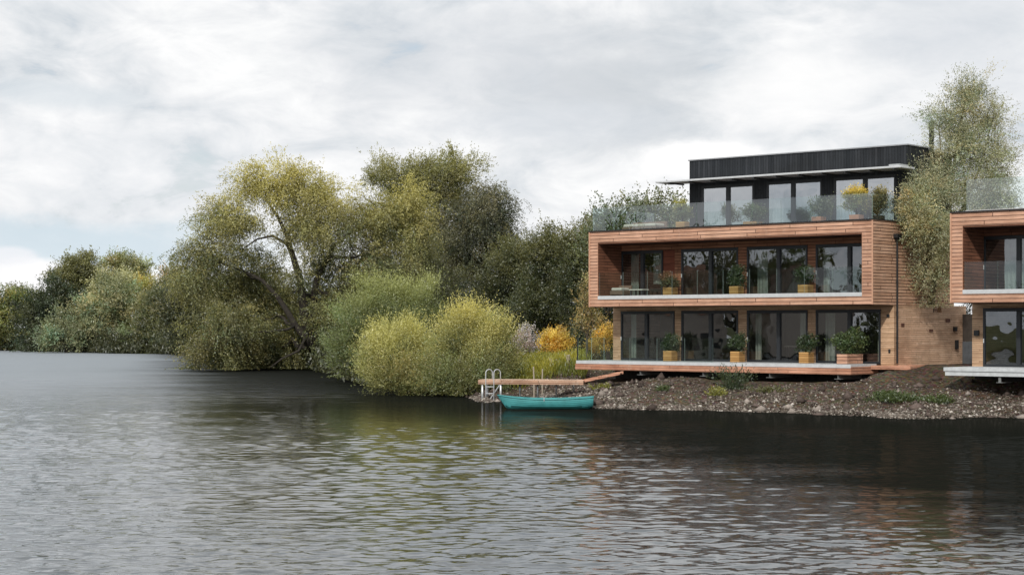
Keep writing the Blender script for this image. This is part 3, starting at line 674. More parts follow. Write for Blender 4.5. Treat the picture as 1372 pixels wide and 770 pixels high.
def balus(parent,p0,p1,z0,z1,seg=1.45,mat='balus'):
    d=math.dist(p0,p1); n=max(1,round(d/seg)); ux=((p1[0]-p0[0])/d,(p1[1]-p0[1])/d)
    for i in range(n):
        a=d*i/n+.012; b_=d*(i+1)/n-.012
        A=(p0[0]+ux[0]*a,p0[1]+ux[1]*a); B=(p0[0]+ux[0]*b_,p0[1]+ux[1]*b_)
        g=MB(); g.quad((*A,z0),(*B,z0),(*B,z1),(*A,z1),0)
        # polished edges of the pane catch the light
        nx_,ny_=-ux[1]*.006,ux[0]*.006
        g.quad((A[0]-nx_,A[1]-ny_,z1+.001),(B[0]-nx_,B[1]-ny_,z1+.001),(B[0]+nx_,B[1]+ny_,z1+.001),(A[0]+nx_,A[1]+ny_,z1+.001),1)
        for q,sg in ((A,-1),(B,1)):
            q2=(q[0]+ux[0]*.001*sg,q[1]+ux[1]*.001*sg)
            g.quad((q2[0]-nx_,q2[1]-ny_,z0),(q2[0]+nx_,q2[1]+ny_,z0),(q2[0]+nx_,q2[1]+ny_,z1),(q2[0]-nx_,q2[1]-ny_,z1),1)
        g.build('glass_panel',[M[mat],M['edge']],parent)
M['edge']=plain('glass_edge',(.30,.40,.37),.3,0,.05)

def timber_house(loc,label,main=True):
    H_=empty('timber_house',loc,TH); tag(H_,label,'house')
    DEP=8.33
    # upper timber box: a picture frame of cladding around the balcony
    f=MB()
    f.box(0,.50,0,GY,4.25,7.80); f.box(14.6,L,0,GY,4.25,7.80)
    f.box(.50,14.6,0,.60,7.27,7.80); f.box(.50,14.6,0,GY,4.25,4.60)
    f.box(.50,14.6,.60,GY,7.27,7.74)
    f.build('upper_box',M['cedar'],H_)
    e=MB(); e.box(L+.003,L+.02,-.006,GY-.0,4.25,7.80); e.build('side_cladding',M['cedar_side'],H_)
    parts('corner_trim',[(L-.03,L+.03,-.03,.0,4.25,7.80),(-.03,.03,-.03,.0,4.25,7.80)],M['trim'],H_)
    # balcony: sheltered lining, floor edge, soffit
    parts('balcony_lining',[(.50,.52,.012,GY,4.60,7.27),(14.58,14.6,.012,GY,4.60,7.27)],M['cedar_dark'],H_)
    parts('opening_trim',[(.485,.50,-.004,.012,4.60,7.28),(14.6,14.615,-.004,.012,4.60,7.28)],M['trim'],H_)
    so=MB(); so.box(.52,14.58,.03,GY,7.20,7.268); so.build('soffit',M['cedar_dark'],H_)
    bx('balcony_edge',(.503,14.597,-.02,.14,4.60,4.765),M['alu'],H_,bevel=.006)
    bx('balcony_floor',(.503,14.597,.14,GY-.05,4.602,4.66),M['roof'],H_)
    balus(H_,(.55,.06),(14.55,.06),4.70,5.86)
    # middle storey wall: header, piers, four sliding doors and one panel
    w=MB(); w.box(.52,14.58,GY,GY+.2,6.93,7.20)
    prev=.52
    for k,(a,b_,xm) in enumerate(BAYS): 
        w.box(prev,a,GY,GY+.2,4.60,6.93); prev=b_
    w.box(prev,14.58,GY,GY+.2,4.60,6.93)
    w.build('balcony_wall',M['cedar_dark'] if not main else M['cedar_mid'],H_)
    for k,(a,b_,xm) in enumerate(BAYS):
        if k==0 and main:
            sliding(H_,a,2.95,1.75,GY+.02,4.66,6.93,M['pane'])
            bx('wood_panel',(2.953,b_-.003,GY+.03,GY+.1,4.66,6.93),M['panelwood'],H_)
        else: sliding(H_,a,b_,xm,GY+.02,4.66,6.93,M['pane'])
    # ground storey
    w=MB(); w.box(0,L,GY,GY+.2,4.06,4.248)
    prev=0
    for a,b_,xm in BAYS: w.box(prev,a,GY,GY+.2,1.5,4.06); prev=b_
    w.box(prev,L,GY,GY+.2,1.5,4.06)
    w.box(0,.2,GY+.2,DEP,1.5,4.248)
    w.build('ground_wall',M['brick'],H_)
    for k,(a,b_,xm) in enumerate(BAYS): sliding(H_,a,b_,xm,GY+.02,ZD+.0,4.06,M['pane'])
    # side walls
    w=MB(); w.box(L-.2,L,GY+.2,DEP,1.0,3.95)
    w.box(L-.2,L,GY+.2,5.35,3.95,4.248); w.box(L-.2,L,6.15,DEP,3.95,4.248)
    w.build('side_wall',M['brick_side'],H_)
    parts('upper_side_wall',[(L-.2,L+.02,GY+.0,4.8,4.252,7.80),(L-.8,L-.6,4.803,DEP,3.8,7.80),(L-.6,L-.203,4.6,4.8,3.8,7.797),(0,.2,GY,DEP,4.25,7.8)],M['cedar_side'],H_)
    bx('low_roof',(L-.6,L+.0,4.8,DEP,4.251,4.30) if not main else (L-.6,L-.2,4.8,DEP,3.86,3.93),M['roof'],H_)
    w=MB(); w.box(0,L,DEP,DEP+.2,1.0,4.25); w.box(0,L-.6,DEP,DEP+.2,4.25,7.8); w.build('rear_wall',M['brick_side'],H_)
    # floors, room backs
    w=MB(); w.box(.2,L-.2,GY+.2,DEP,1.5,1.70); w.box(.2,L-.2,GY+.2,4.58,4.3,4.62); w.box(.2,L-.8,4.58,DEP,4.3,4.62); w.build('floor_slab',M['floor_in'],H_)
    w=MB()
    w.box(.2,L-.2,5.4,5.5,1.7,4.3); w.box(.2,L-.8,5.4,5.5,4.62,7.6)
    for k in (3.83,7.42,11.05): w.box(k-.06,k+.06,GY+.2,5.4,1.7,4.3); w.box(k-.06,k+.06,GY+.2,5.4,4.62,7.6)
    w.build('interior_wall',M['interior'],H_)
    bx('foundation',(.1,L-.1,GY+.05,DEP,.2,1.5),M['foundation'],H_)
    # roof terrace
    w=MB(); w.box(-.04,L+.05,-.05,.14,7.80,7.85); w.box(-.04,.14,.14,DEP+.2,7.80,7.85); w.box(L-.14,L+.05,.14,4.8,7.80,7.85); w.build('roof_trim',M['black'],H_)
    w=MB(); w.box(.14,L-.14,.14,4.7,7.60,7.66); w.box(.14,L-.8,4.7,DEP,7.60,7.66); w.build('terrace_floor',M['roof'],H_)
    if main:
        balus(H_,(.12,.10),(L-.08,.10),7.85,8.93,mat='balus_top'); balus(H_,(.12,5.0),(.12,.13),7.85,8.93,mat='balus_top'); balus(H_,(L-.08,.13),(L-.08,2.95),7.85,8.93,mat='balus_top')
        # black rooftop storey
        PX,PY,T=3.66,3.0,11.16
        pb=[(4.35,7.26,5.82),(7.95,10.86,9.34),(11.47,14.54,13.02)]
        w=MB(); w.box(PX,L,PY,PY+.2,9.94,T)
        prev=PX
        for a,b_,xm in pb: w.box(prev,a,PY,PY+.2,7.66,9.94); prev=b_
        w.box(prev,L,PY,PY+.2,7.66,9.94)
        w.box(L-.2,L,PY+.2,4.8,7.66,T); w.box(L-.6,L,4.801,4.95,7.66,T); w.box(L-.8,L-.6,4.8,DEP,7.66,T); w.box(PX,PX+.2,PY+.2,DEP,7.66,T); w.box(PX+.2,L-.8,DEP-.2,DEP,7.66,T)
        w.build('rooftop_wall',M['blackwood'],H_)
        w=MB(); w.box(PX-.05,L+.05,PY-.06,4.97,T,T+.05); w.box(PX-.05,L-.55,4.97,DEP+.05,T,T+.05); w.build('parapet_cap',M['cap'],H_)
        w=MB(); w.box(PX+.2,L-.8,4.6,4.7,7.66,10.4); w.box(7.55,7.65,PY+.2,4.6,7.66,10.4); w.box(11.1,11.2,PY+.2,4.6,7.66,10.4); w.build('rooftop_room_wall',M['interior'],H_)
        bx('rooftop_ceiling',(PX+.2,L-.2,PY+.2,4.6,10.4,10.5),M['interior'],H_)
        for a,b_,xm in pb: sliding(H_,a,b_,xm,PY+.04,7.66,9.94,M['pane_top'],handle=False)
        # flat sun-shade plate along the front
        cn=MB(); cn.box(2.62,15.5,1.68,PY-.06,10.08,10.17); c_=cn.build('sun_shade',M['alu'],H_,bevel=.02)
        cb=MB()
        for k in range(11): x_=3.3+k*1.18; cb.box(x_,x_+.06,1.72,PY,10.02,10.078)
        cb.build('shade_bracket',M['steel'],c_)
        bx('shade_end_box',(14.9,15.42,1.74,2.5,10.172,10.25),M['alu_metal'],c_)
        # flue
        fl=MB(); fl.tube([(13.75,7.8,T),(13.75,7.8,12.45)],.115,14); fp=fl.build('flue_pipe',M['black'],H_,smooth=False)
        fl=MB(); fl.tube([(13.75,7.8,12.46),(13.75,7.8,12.68)],.14,14); fl.build('flue_cowl',M['steel'],fp)
        # drainpipe with hopper at the corner of the box
        dp=MB(); dp.tube([(L+.10,GY+.10,7.02),(L+.10,GY+.10,1.75)],.042,10)
        for z in (6.5,5.2,3.9,2.6): dp.tube([(L+.10,GY+.10,z),(L+.10,GY+.10,z+.05)],.055,10)
        dpo=dp.build('drainpipe',M['black'],H_,smooth=False)
        hp=MB(); hp.box(L+.025,L+.22,GY-.10,GY+.30,7.10,7.28); hp.box(L+.04,L+.17,GY+.0,GY+.2,7.0,7.10); hp.build('hopper',M['black'],dpo,bevel=.01)
        # small fittings on the walls
        for nm,(x,y,z,sx,sz) in (('wall_vent',(14.77,GY,3.72,.13,.13)),('tap_box',(14.85,GY,2.20,.09,.16))):
            bx(nm,(x,x+sx,GY-.05,GY-.002,z,z+sz),M['black'],H_,bevel=.01)
        for nm,yy,z,sy,sz in (('wall_recess',2.45,3.33,.26,.14),('wall_recess',5.0,3.10,.32,.10),('wall_recess',6.55,3.52,.38,.15),('wall_lamp',7.25,3.12,.24,.20),('meter_box',7.42,2.32,.20,.40)):
            bx(nm,(L+.002,L+.03 if nm=='wall_recess' else L+.10,yy,yy+sy,z,z+sz),M['rustbox'] if nm=='wall_recess' else M['black'],H_)
    else:
        balus(H_,(.45,.42),(L-.4,.42),7.88,9.12,mat='balus_top'); 
        bx('balustrade_rail',(.42,L-.4,.38,.46,7.852,7.90),M['alu'],H_)
        bx('wall_lamp',(.12,.32,GY-.10,GY-.002,2.95,3.17),M['black'],H_)
    # deck
    d0,d1=(-.49,14.3) if main else (-.11,13.5)
    dk=MB(); dk.box(d0,d1,-.42,GY-.055,ZD-.15,ZD) 
    dko=dk.build('deck',M['alu'] if main else M['concrete'],H_,bevel=.008)
    if main:
        fs=MB(); fs.box(d0-.02,d1+.02,-.45,-.421,1.30,1.567); fs.box(d1+.001,d1+.03,-.421,3.6,1.30,1.62); fs.box(d0-.02,d0-.001,-.42,GY,1.30,1.567)
        fs.box(d0,d1,-.42,GY-.1,1.36,1.568)
        fs.build('deck_fascia',M['deckwood'],dko)
        ds=MB(); ds.box(L+.0-.78,L+1.1,GY-.6,3.4,1.50,1.66); ds.build('side_step',M['deckwood'],H_)
        for x_ in (2.9,6.4,9.9,13.3):
            ib=MB(); ib.box(x_+.35,x_+.37,-.38,1.6,1.115,1.30); ib.box(x_+.2,x_+.52,-.40,1.6,1.095,1.115); ib.build('steel_beam',M['beam'],H_)
        balus(H_,(d0+.06,-.36),(7.3,-.36),ZD,2.80,seg=1.5); balus(H_,(d0+.06,GY-.1),(d0+.06,-.33),ZD,2.80,seg=1.1)
        bx('glass_post',(d0+.04,d0+.08,-.40,-.365,ZD,2.80),M['frame'],H_)
    else:
        sb=MB(); sb.box(d0+.05,d1,-.38,GY-.1,1.40,1.568); sb.build('deck_slab',M['concrete'],dko)
        for x_ in (2.15,6,10):
            ib=MB(); ib.box(x_,x_+.10,-.30,-.26,1.17,1.40); ib.box(x_-.06,x_+.2,-.36,.5,1.15,1.17); ib.build('steel_beam',M['beam'],H_)
    return H_
M['beam']=plain('dull_steel',(.20,.21,.21),.5,.2,.2)
M['trim']=plain('pale_wood_trim',(.52,.30,.20),.8,0,.12)
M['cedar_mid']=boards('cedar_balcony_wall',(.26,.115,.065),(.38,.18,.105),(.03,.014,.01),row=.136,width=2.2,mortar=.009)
M['brick_side']=boards('larch_side_courses',(.54,.36,.24),(.70,.50,.36),(.16,.08,.05),row=.082,width=2.1,mortar=.006,streak=.28,weather=(.38,.26,.18))
M['cap']=plain('zinc_cap',(.30,.31,.33),.5,.2,.1)
M['rustbox']=plain('recess_box',(.11,.045,.028),.8)
A_=timber_house((HO[0],HO[1],0),'three-storey timber-clad house with long glazed balcony and black rooftop storey')
NO=(17.35,70.8)
B_=timber_house((NO[0],NO[1],0),'timber-clad house cut off by the right edge, with bare concrete deck',False)

# gate in the gap between the houses
gt=empty('side_gate',HW(15.12,8.15,1.6),TH); tag(gt,'dark two-tone gate closing the narrow gap between the two timber houses','gate')
bx('upper_panel',(0,1.75,0,.06,1.05,2.28),M['gate'],gt); bx('lower_panel',(0,1.75,-.02,.06,0,1.045),M['gate_low'],gt)
gp=MB(); gp.tube([(1.5,-.12,0),(1.52,-.12,1.4),(1.46,-.12,2.6)],.07,8); gp.build('post',M['bark_dark'],gt)
tree('bare_shrub','dark bare-twigged shrub peeping over the gate between the houses','shrub',1299,85,[LB(1299,412,9,8,85),LB(1293,420,6,6,85)],500,DK2,(.09,.05),r0=.05,nsec=30,per=4,spray=.3,clump=.2,mode='up',bark=M['bark_dark'],twig=.014,fork=.6)

# ------------------------------------------------------------------ curtains and rooms
def curtain(x0,x1,yl,z0,z1,label,mat='curtain',loc=HO):
    mb=MB(); n=int((x1-x0)/.035); o_=HW(x0,yl,z0,loc)
    pr=[(i/n*(x1-x0),.035*math.sin(i*1.25)+.012*math.sin(i*.5)) for i in range(n+1)]
    for a,b_ in zip(pr,pr[1:]): mb.quad((a[0],a[1],0),(b_[0],b_[1],0),(b_[0],b_[1],z1-z0),(a[0],a[1],z1-z0))
    c=mb.build('curtain',M[mat],smooth=True); c.location=o_; c.rotation_euler=(0,0,TH); tag(c,label,'curtain','curtains behind the glass doors'); return c
for x0,x1,yl_,z0,z1,lab,mt in [
    (.78,1.12,2.25,1.75,4.0,'pale grey-green curtain behind the leftmost ground-floor door','curtain'),
    (.78,1.25,2.25,4.7,6.9,'pale curtain behind the leftmost balcony door, at its left side','curtain'),
    (2.1,2.55,2.25,5.35,6.9,'short looped curtain beside the red wooden panel on the balcony','curtain'),
    (7.85,8.2,2.25,1.75,4.0,'narrow curtain at the left of the third ground-floor door','curtain'),
    (7.95,8.5,2.25,4.7,6.9,'grey curtain behind the third balcony door','curtain'),
    (10.2,10.7,2.25,1.75,4.0,'grey curtain at the right of the third ground-floor door','curtain'),
    (11.5,12.0,2.25,1.75,4.0,'grey-green curtain at the left of the fourth ground-floor door','curtain'),
    (11.4,11.75,2.25,4.7,6.9,'pale curtain behind the fourth balcony door','curtain'),
    (14.1,14.35,2.25,1.75,4.0,'narrow pale curtain at the right end of the ground floor','curtain'),
    (4.45,5.6,3.4,7.68,9.9,'white curtain behind the left rooftop door','sheer'),
    (8.05,8.6,3.4,7.68,9.9,'white curtain at the left of the middle rooftop door','sheer'),
    (10.4,10.8,3.4,7.68,9.9,'white curtain at the right of the middle rooftop door','sheer'),
    (11.55,12.6,3.4,7.68,9.9,'wide white curtain behind the right rooftop door','sheer'),
    (14.0,14.4,3.4,7.68,9.9,'white curtain at the far right end of the rooftop storey','sheer')]:
    curtain(x0,x1,yl_,z0,z1,lab,mt)
curtain(1.2,2.0,2.25,4.7,6.9,'grey curtain behind the balcony door of the right-hand house','curtain',NO)
bd=empty('bed',HW(1.3,2.9,4.62),TH); tag(bd,'low bed with pale cushions behind the leftmost balcony door','bed')
bx('base',(0,2.1,0,1.9,0,.35),M['rattan'],bd,.03); bx('mattress',(.03,2.07,.03,1.87,.352,.55),M['cushion'],bd,.06)
for k in range(3): bx('pillow',(.15+k*.55,.62+k*.55,1.3,1.7,.553,.85),M['sheer'],bd,.08)
tb_=empty('dining_table',HW(8.9,3.0,1.7),TH); tag(tb_,'pale dining table inside the third ground-floor door','table')
bx('tabletop',(0,1.7,0,.9,.70,.75),M['cushion'],tb_,.01)
for a in (.08,1.55):
    for c in (.08,.75): bx('leg',(a,a+.07,c,c+.07,0,.698),M['steel'],tb_)

# balcony and terrace furniture
def sofa(name,label,loc,w,d,legs=True,cat='sofa'):
    r=empty(name,loc,TH); tag(r,label,cat)
    bx('seat',(0,w,0,d,.16,.36),M['rattan'],r,.03); bx('backrest',(0,w,d,d+.12,.16,.62),M['rattan'],r,.03)
    n=3 if w>1.5 else 1
    for k in range(n): bx('cushion',(.06+k*(w-.12)/n,.04+(k+1)*(w-.12)/n,.03,d-.02,.362,.50),M['cushion'],r,.05)
    for a in (.03,w-.09):
        for c in (.03,d-.04): bx('leg',(a,a+.06,c,c+.06,0,.158),M['steel'],r)
    return r
sofa('outdoor_sofa','low woven sofa with pale cushions on the roof terrace',HW(1.15,1.0,7.66),2.0,.85)
sofa('lounge_chair','woven lounge chair at the left end of the balcony',HW(.62,.75,4.66),.75,.7,cat='armchair')
tt=empty('coffee_table',HW(1.75,.75,4.66),TH); tag(tt,'low pale round-edged table on the balcony beside the lounge chair','table')
bx('tabletop',(0,.8,0,.55,.36,.42),M['cushion'],tt,.02)
for a in (.05,.69):
    for c in (.05,.44): bx('leg',(a,a+.06,c,c+.06,0,.358),M['steel'],tt)

# ------------------------------------------------------------------ planters
def planter(x,yl_,z,w,d,h,label,shr,n,pal,leaf,mat='planterwood',group='planters on the decks and terrace',name='potted_shrub',mode='up',**kw):
    r=empty(name,HW(x,yl_,z),TH); tag(r,label,'planter',group)
    t=.03; mb=MB()
    mb.box(0,w,0,t,0,h); mb.box(0,w,d-t,d,0,h); mb.box(0,t,t,d-t,0,h); mb.box(w-t,w,t,d-t,0,h); mb.box(t,w-t,t,d-t,0,.03)
    mb.build('planter_box',M[mat],r,bevel=.006)
    bx('soil',(t,w-t,t,d-t,.03,h-.05),M['soil'],r)
    lb=[(w/2+a,d/2+b_,h+c,e,e,f) for a,b_,c,e,f in shr]
    cl=foliage(lb,r,int(n*2.2),pal,(leaf[0]*1.15,leaf[1]*1.3),per=6,spray=.22,clump=.10,mode=mode,shell=2.0,zmin=h+.02,perclump=4,**kw)
    mb=MB()
    for k in range(12):
        c=cl[rng.integers(len(cl))]; mb.tube(bez((w/2+rng.uniform(-.05,.05),d/2+rng.uniform(-.05,.05),h-.06),(w/2,d/2,h+.2),tuple(c),5),[.012,.01,.008,.006,.004],5)
    mb.build('stems',M['bark'],r,smooth=True)
    return r
GP_=((.018,.034,.010),(.055,.085,.025)); GP2=((.03,.055,.015),(.09,.13,.035))
BALL=[(0,0,.28,.36,.30),(.1,0,.48,.24,.24)]; TALL=[(0,0,.38,.25,.38),(.05,0,.65,.16,.24)]
planter(3.60,.95,ZD,.48,.48,.48,'timber planter with dark bushy shrub before the first pier of the ground deck',BALL,1500,GP_,(.06,.035))
planter(7.33,.95,ZD,.48,.48,.48,'timber planter with dark shrub before the middle pier of the ground deck',BALL,1300,GP_,(.06,.035))
planter(10.93,.95,ZD,.48,.48,.48,'timber planter with dark shrub before the third pier of the ground deck',BALL,1300,GP_,(.06,.035))
planter(13.18,.35,ZD,.50,1.35,.42,'long wooden trough overflowing with leafy shrubs at the right end of the ground deck',[(-.1,-.3,.45,.42,.38),(.1,.25,.5,.45,.42)],3600,GP2,(.08,.04),mat='cedar')
planter(3.55,1.0,4.66,.5,.5,.48,'timber planter with flowering shrub by the red panel on the balcony',[(0,0,.22,.34,.22)],1100,GP_,(.06,.035),yellow=(.2,.10,.04),ytop=(.75,1.1))
planter(7.24,1.0,4.66,.48,.48,.48,'timber planter with upright shrub before the middle pier of the balcony',TALL,1300,GP_,(.06,.03))
planter(10.84,1.0,4.66,.5,.5,.5,'timber planter with broad shrub before the third pier of the balcony',[(0,0,.36,.36,.32),(-.1,0,.5,.24,.24)],1500,GP_,(.06,.03))
planter(4.35,.9,7.66,.50,.40,.50,'small timber planter with airy olive bush at the left corner of the rooftop storey',[(0,0,.45,.36,.34),(-.1,0,.7,.22,.2)],900,((.06,.08,.035),(.15,.17,.08)),(.07,.025),yellow=(.35,.33,.06),ytop=(1.0,1.5))
planter(8.05,.9,7.66,.75,.45,.36,'low timber planter with dense green bush on the terrace, middle of the rooftop storey',[(0,0,.4,.36,.34),(.25,0,.35,.3,.3)],1700,GP2,(.06,.03))
planter(11.60,.9,7.66,.46,.46,.44,'terracotta-coloured pot with grey-green bush on the terrace',[(0,0,.38,.36,.34),(.35,.1,.4,.3,.34)],1500,((.04,.06,.03),(.11,.14,.07)),(.07,.028),mat='terra')
planter(13.55,.75,7.66,.46,.46,.44,'terracotta-coloured pot with yellow-topped round bush on the terrace',[(0,0,.55,.5,.42),(-.1,0,.8,.4,.3)],3200,((.06,.09,.03),(.17,.21,.08)),(.06,.03),mat='terra',yellow=(.60,.45,.04),ytop=(1.15,1.5))
planter(14.30,1.2,7.66,.46,.46,.40,'dark pot with tangled dark-leaved bush at the right corner of the terrace',[(0,0,.5,.5,.45),(.1,0,.8,.36,.3)],2600,((.035,.045,.025),(.12,.12,.08)),(.06,.03),mat='black',yellow=(.35,.28,.04),ytop=(1.2,1.8))

# ------------------------------------------------------------------ jetty, ladder, stakes
ja=W(642,508,80.6); jz=.94
jr=empty('jetty',(ja[0],ja[1],0),math.atan2(-.9,4.55)); tag(jr,'narrow timber swimming jetty on metal posts beside the turquoise boat','jetty')
jl=4.75
mb=MB()
for k in range(34):
    x=k*.14; 
    if x+.13<=jl: mb.box(x,x+.133,-.02,1.25,jz-.035,jz+rnd.uniform(-.003,.003))
mb.build('deck_boards',M['jetty_top'] if 'jetty_top' in M else M['deckwood'],jr)
mb=MB(); mb.box(-.01,jl,-.05,-.022,jz-.20,jz-.01); mb.box(-.04,-.011,-.05,1.28,jz-.20,jz-.01); mb.box(-.01,jl,1.252,1.28,jz-.20,jz-.01); mb.build('edge_board',M['jetty_side'],jr)
def jpost(x,y,z0,r_=.05):
    m_=MB(); m_.tube([(x,y,z0),(x,y,jz-.04)],r_,10); m_.build('post',M['alu_metal'],jr,smooth=True)
for x,y,z0 in ((.14,.05,-.4),(.14,1.15,-.4),(.98,.05,-.2),(1.75,.6,.0),(2.6,.4,.1),(3.4,.7,.2),(4.2,.6,.4)): jpost(x,y,z0,.055 if x<1 else .042)
mb=MB(); mb.tube([(.5,.0,.05),(.95,.0,.72)],.03,8); mb.build('brace',M['alu_metal'],jr)
mb=MB()   # ramp to the house
n=9
for k in range(n):
    x=jl+.02+k*.17; z=jz+.02+k*.035; mb.box(x,x+.16,.3,1.35,z-.035,z)
rp=mb.build('ramp',M['jetty_side'],jr)
mb=MB(); 
for yy in (.25,1.36):
    p0=(jl-.1,yy,jz-.12); p1=(jl+1.6,yy,jz+.25)
    mb.quad(p0,p1,(p1[0],yy,p1[2]+.14),(p0[0],yy,p0[2]+.14)); mb.quad((p0[0],yy+.03,p0[2]),(p1[0],yy+.03,p1[2]),(p1[0],yy+.03,p1[2]+.14),(p0[0],yy+.03,p0[2]+.14))
    mb.quad((p0[0],yy,p0[2]+.14),(p1[0],yy,p1[2]+.14),(p1[0],yy+.03,p1[2]+.14),(p0[0],yy+.03,p0[2]+.14))
mb.build('ramp_side',M['deckwood'],jr)
ld=empty('bathing_ladder',(ja[0]+.30,ja[1]-.12,0),math.atan2(-.9,4.55)); tag(ld,'bright metal bathing ladder with two looped handrails at the end of the jetty','ladder')
for s_ in (0,.37):
    pts=[(s_,0,-.5),(s_,0,jz+.30)]+[(s_+.12-.12*math.cos(a),.15-.15*math.cos(a),jz+.30+.16*math.sin(a)) for a in np.linspace(.2,math.pi-.0,9)]+[(s_+.24,.30,jz-.0)]
    mb=MB(); mb.tube(pts,.021,8); mb.build('handrail',M['chrome'] if 'chrome' in M else M['alu'],ld,smooth=True)
for z in (.62,.32,.04):
    mb=MB(); mb.tube([(0,0,z),(.37,0,z)],.022,8); mb.build('rung',M['alu'],ld,smooth=True)
for i,(px,py0,py1,r_,Y,lab) in enumerate([(715.5,491,509,.035,84,'thin pale stake behind the jetty, leftmost of the stakes'),(726.5,494,509,.032,84,'short thin stake with yellowish top right of the leftmost one'),
      (738,480,498,.075,88,'stout grey post, left of a close pair in the tall grass'),(745.5,481,498,.06,88,'pinkish post, right of the close pair in the tall grass'),(761,475,494,.10,88,'thickest weathered grey post near the deck corner')]):
    x,y,z=W(px,py0,Y); zb=gz(x,y)
    r_o=MB(); r_o.tube([(0,0,-.2),(0,0,(z-zb)*.5),(rnd.uniform(-.03,.03),0,z-zb-.03),(rnd.uniform(-.03,.03),0,z-zb)],[r_,r_*.98,r_*.96,r_*.7],10)
    q=r_o.build('wooden_stake',M['post'],None,smooth=False); q.location=(x,y,zb); tag(q,lab,'post','stakes in the bank')

# ------------------------------------------------------------------ rowing boat
def boat():
    bxy=W(730,546,72.6); r=empty('rowing_boat',(bxy[0],bxy[1],0),R(-4)); tag(r,'turquoise clinker rowing boat moored below the jetty','boat')
    Lb=3.86; nS=29; half=[]
    strakes=9
    for i in range(nS):
        t=i/(nS-1); x=-Lb/2+Lb*t
        wgun=.62*max(0,math.sin(math.pi*min(1,t*.80)))**.70 if t>0 else 0
        sheer=.385+.15*abs(2*t-1)**2.0*(1.0 if t<.5 else .55)
        keel=-.13+(.42*(1-t/.16)**2 if t<.16 else 0)+(.16*((t-.8)/.2)**2 if t>.8 else 0)
        row=[]
        for j in range(strakes+1):
            s=j/strakes; a=s*math.pi/2
            w=wgun*math.sin(a)**.75; z=keel+(sheer-keel)*(1-math.cos(a))**.9*.55+(sheer-keel)*s**1.2*.45
            rake=-.20*(s)*(1 if t<.0001 else max(0,1-t/.16)) + .05*s*max(0,(t-.85)/.15)
            row.append((x+rake+ (.20 if t<.0001 else .20*max(0,1-t/.16)),w,z))
        half.append(row)
    mb=MB()
    for sgn in (1,-1):
        for i in range(nS-1):
            for j in range(strakes):
                def off(v,j_,lap):
                    return (v[0],sgn*(v[1]+lap),v[2])
                lap=.012
                a=off(half[i][j],j,lap); b_=off(half[i+1][j],j,lap); c=off(half[i+1][j+1],j,0); d=off(half[i][j+1],j,0)
                q=(a,b_,c,d) if sgn<0 else (d,c,b_,a)
                mz=max(v[2] for v in q)
                mb.quad(*q,m=1 if mz<.16 else 0)
                # lap edge
                e1=off(half[i][j],j,0); e2=off(half[i+1][j],j,0)
                mb.quad(a,b_,e2,e1,m=1 if mz<.16 else 0)
    # transom
    tr=half[-1]
    for j in range(strakes):
        mb.quad((tr[j][0],-tr[j][1],tr[j][2]),(tr[j][0],tr[j][1],tr[j][2]),(tr[j+1][0],tr[j+1][1],tr[j+1][2]),(tr[j+1][0],-tr[j+1][1],tr[j+1][2]))
    mb.build('hull',[M['boatpaint'],M['boatdark']],r)
    for sgn in (1,-1):
        g_=MB(); g_.tube([(h[-1][0],sgn*(h[-1][1]+.015),h[-1][2]+.01) for h in half],.024,6); g_.build('gunwale',M['boatpaint'],r,smooth=True)
    for t in (.25,.52,.8):
        i=int(t*(nS-1)); h=half[i]; x=h[-1][0]; w=h[7][1]
        bx('thwart',(x-.11,x+.11,-w,w,.33,.36),M['boatin'],r)
    fl=MB(); 
    for i in range(3,nS-2): 
        a=half[i][4]; b_=half[i+1][4]; fl.quad((a[0],-a[1],.04),(b_[0],-b_[1],.04),(b_[0],b_[1],.04),(a[0],a[1],.04))
    fl.build('floorboards',M['boatin'],r)
    ro=MB(); i=14; h=half[i][-1]; ro.tube([(h[0],-h[1]-.02,h[2]-.06),(h[0],-h[1]-.045,h[2]+.10)],.016,6); ro.build('rowlock',M['alu'],r)
boat()

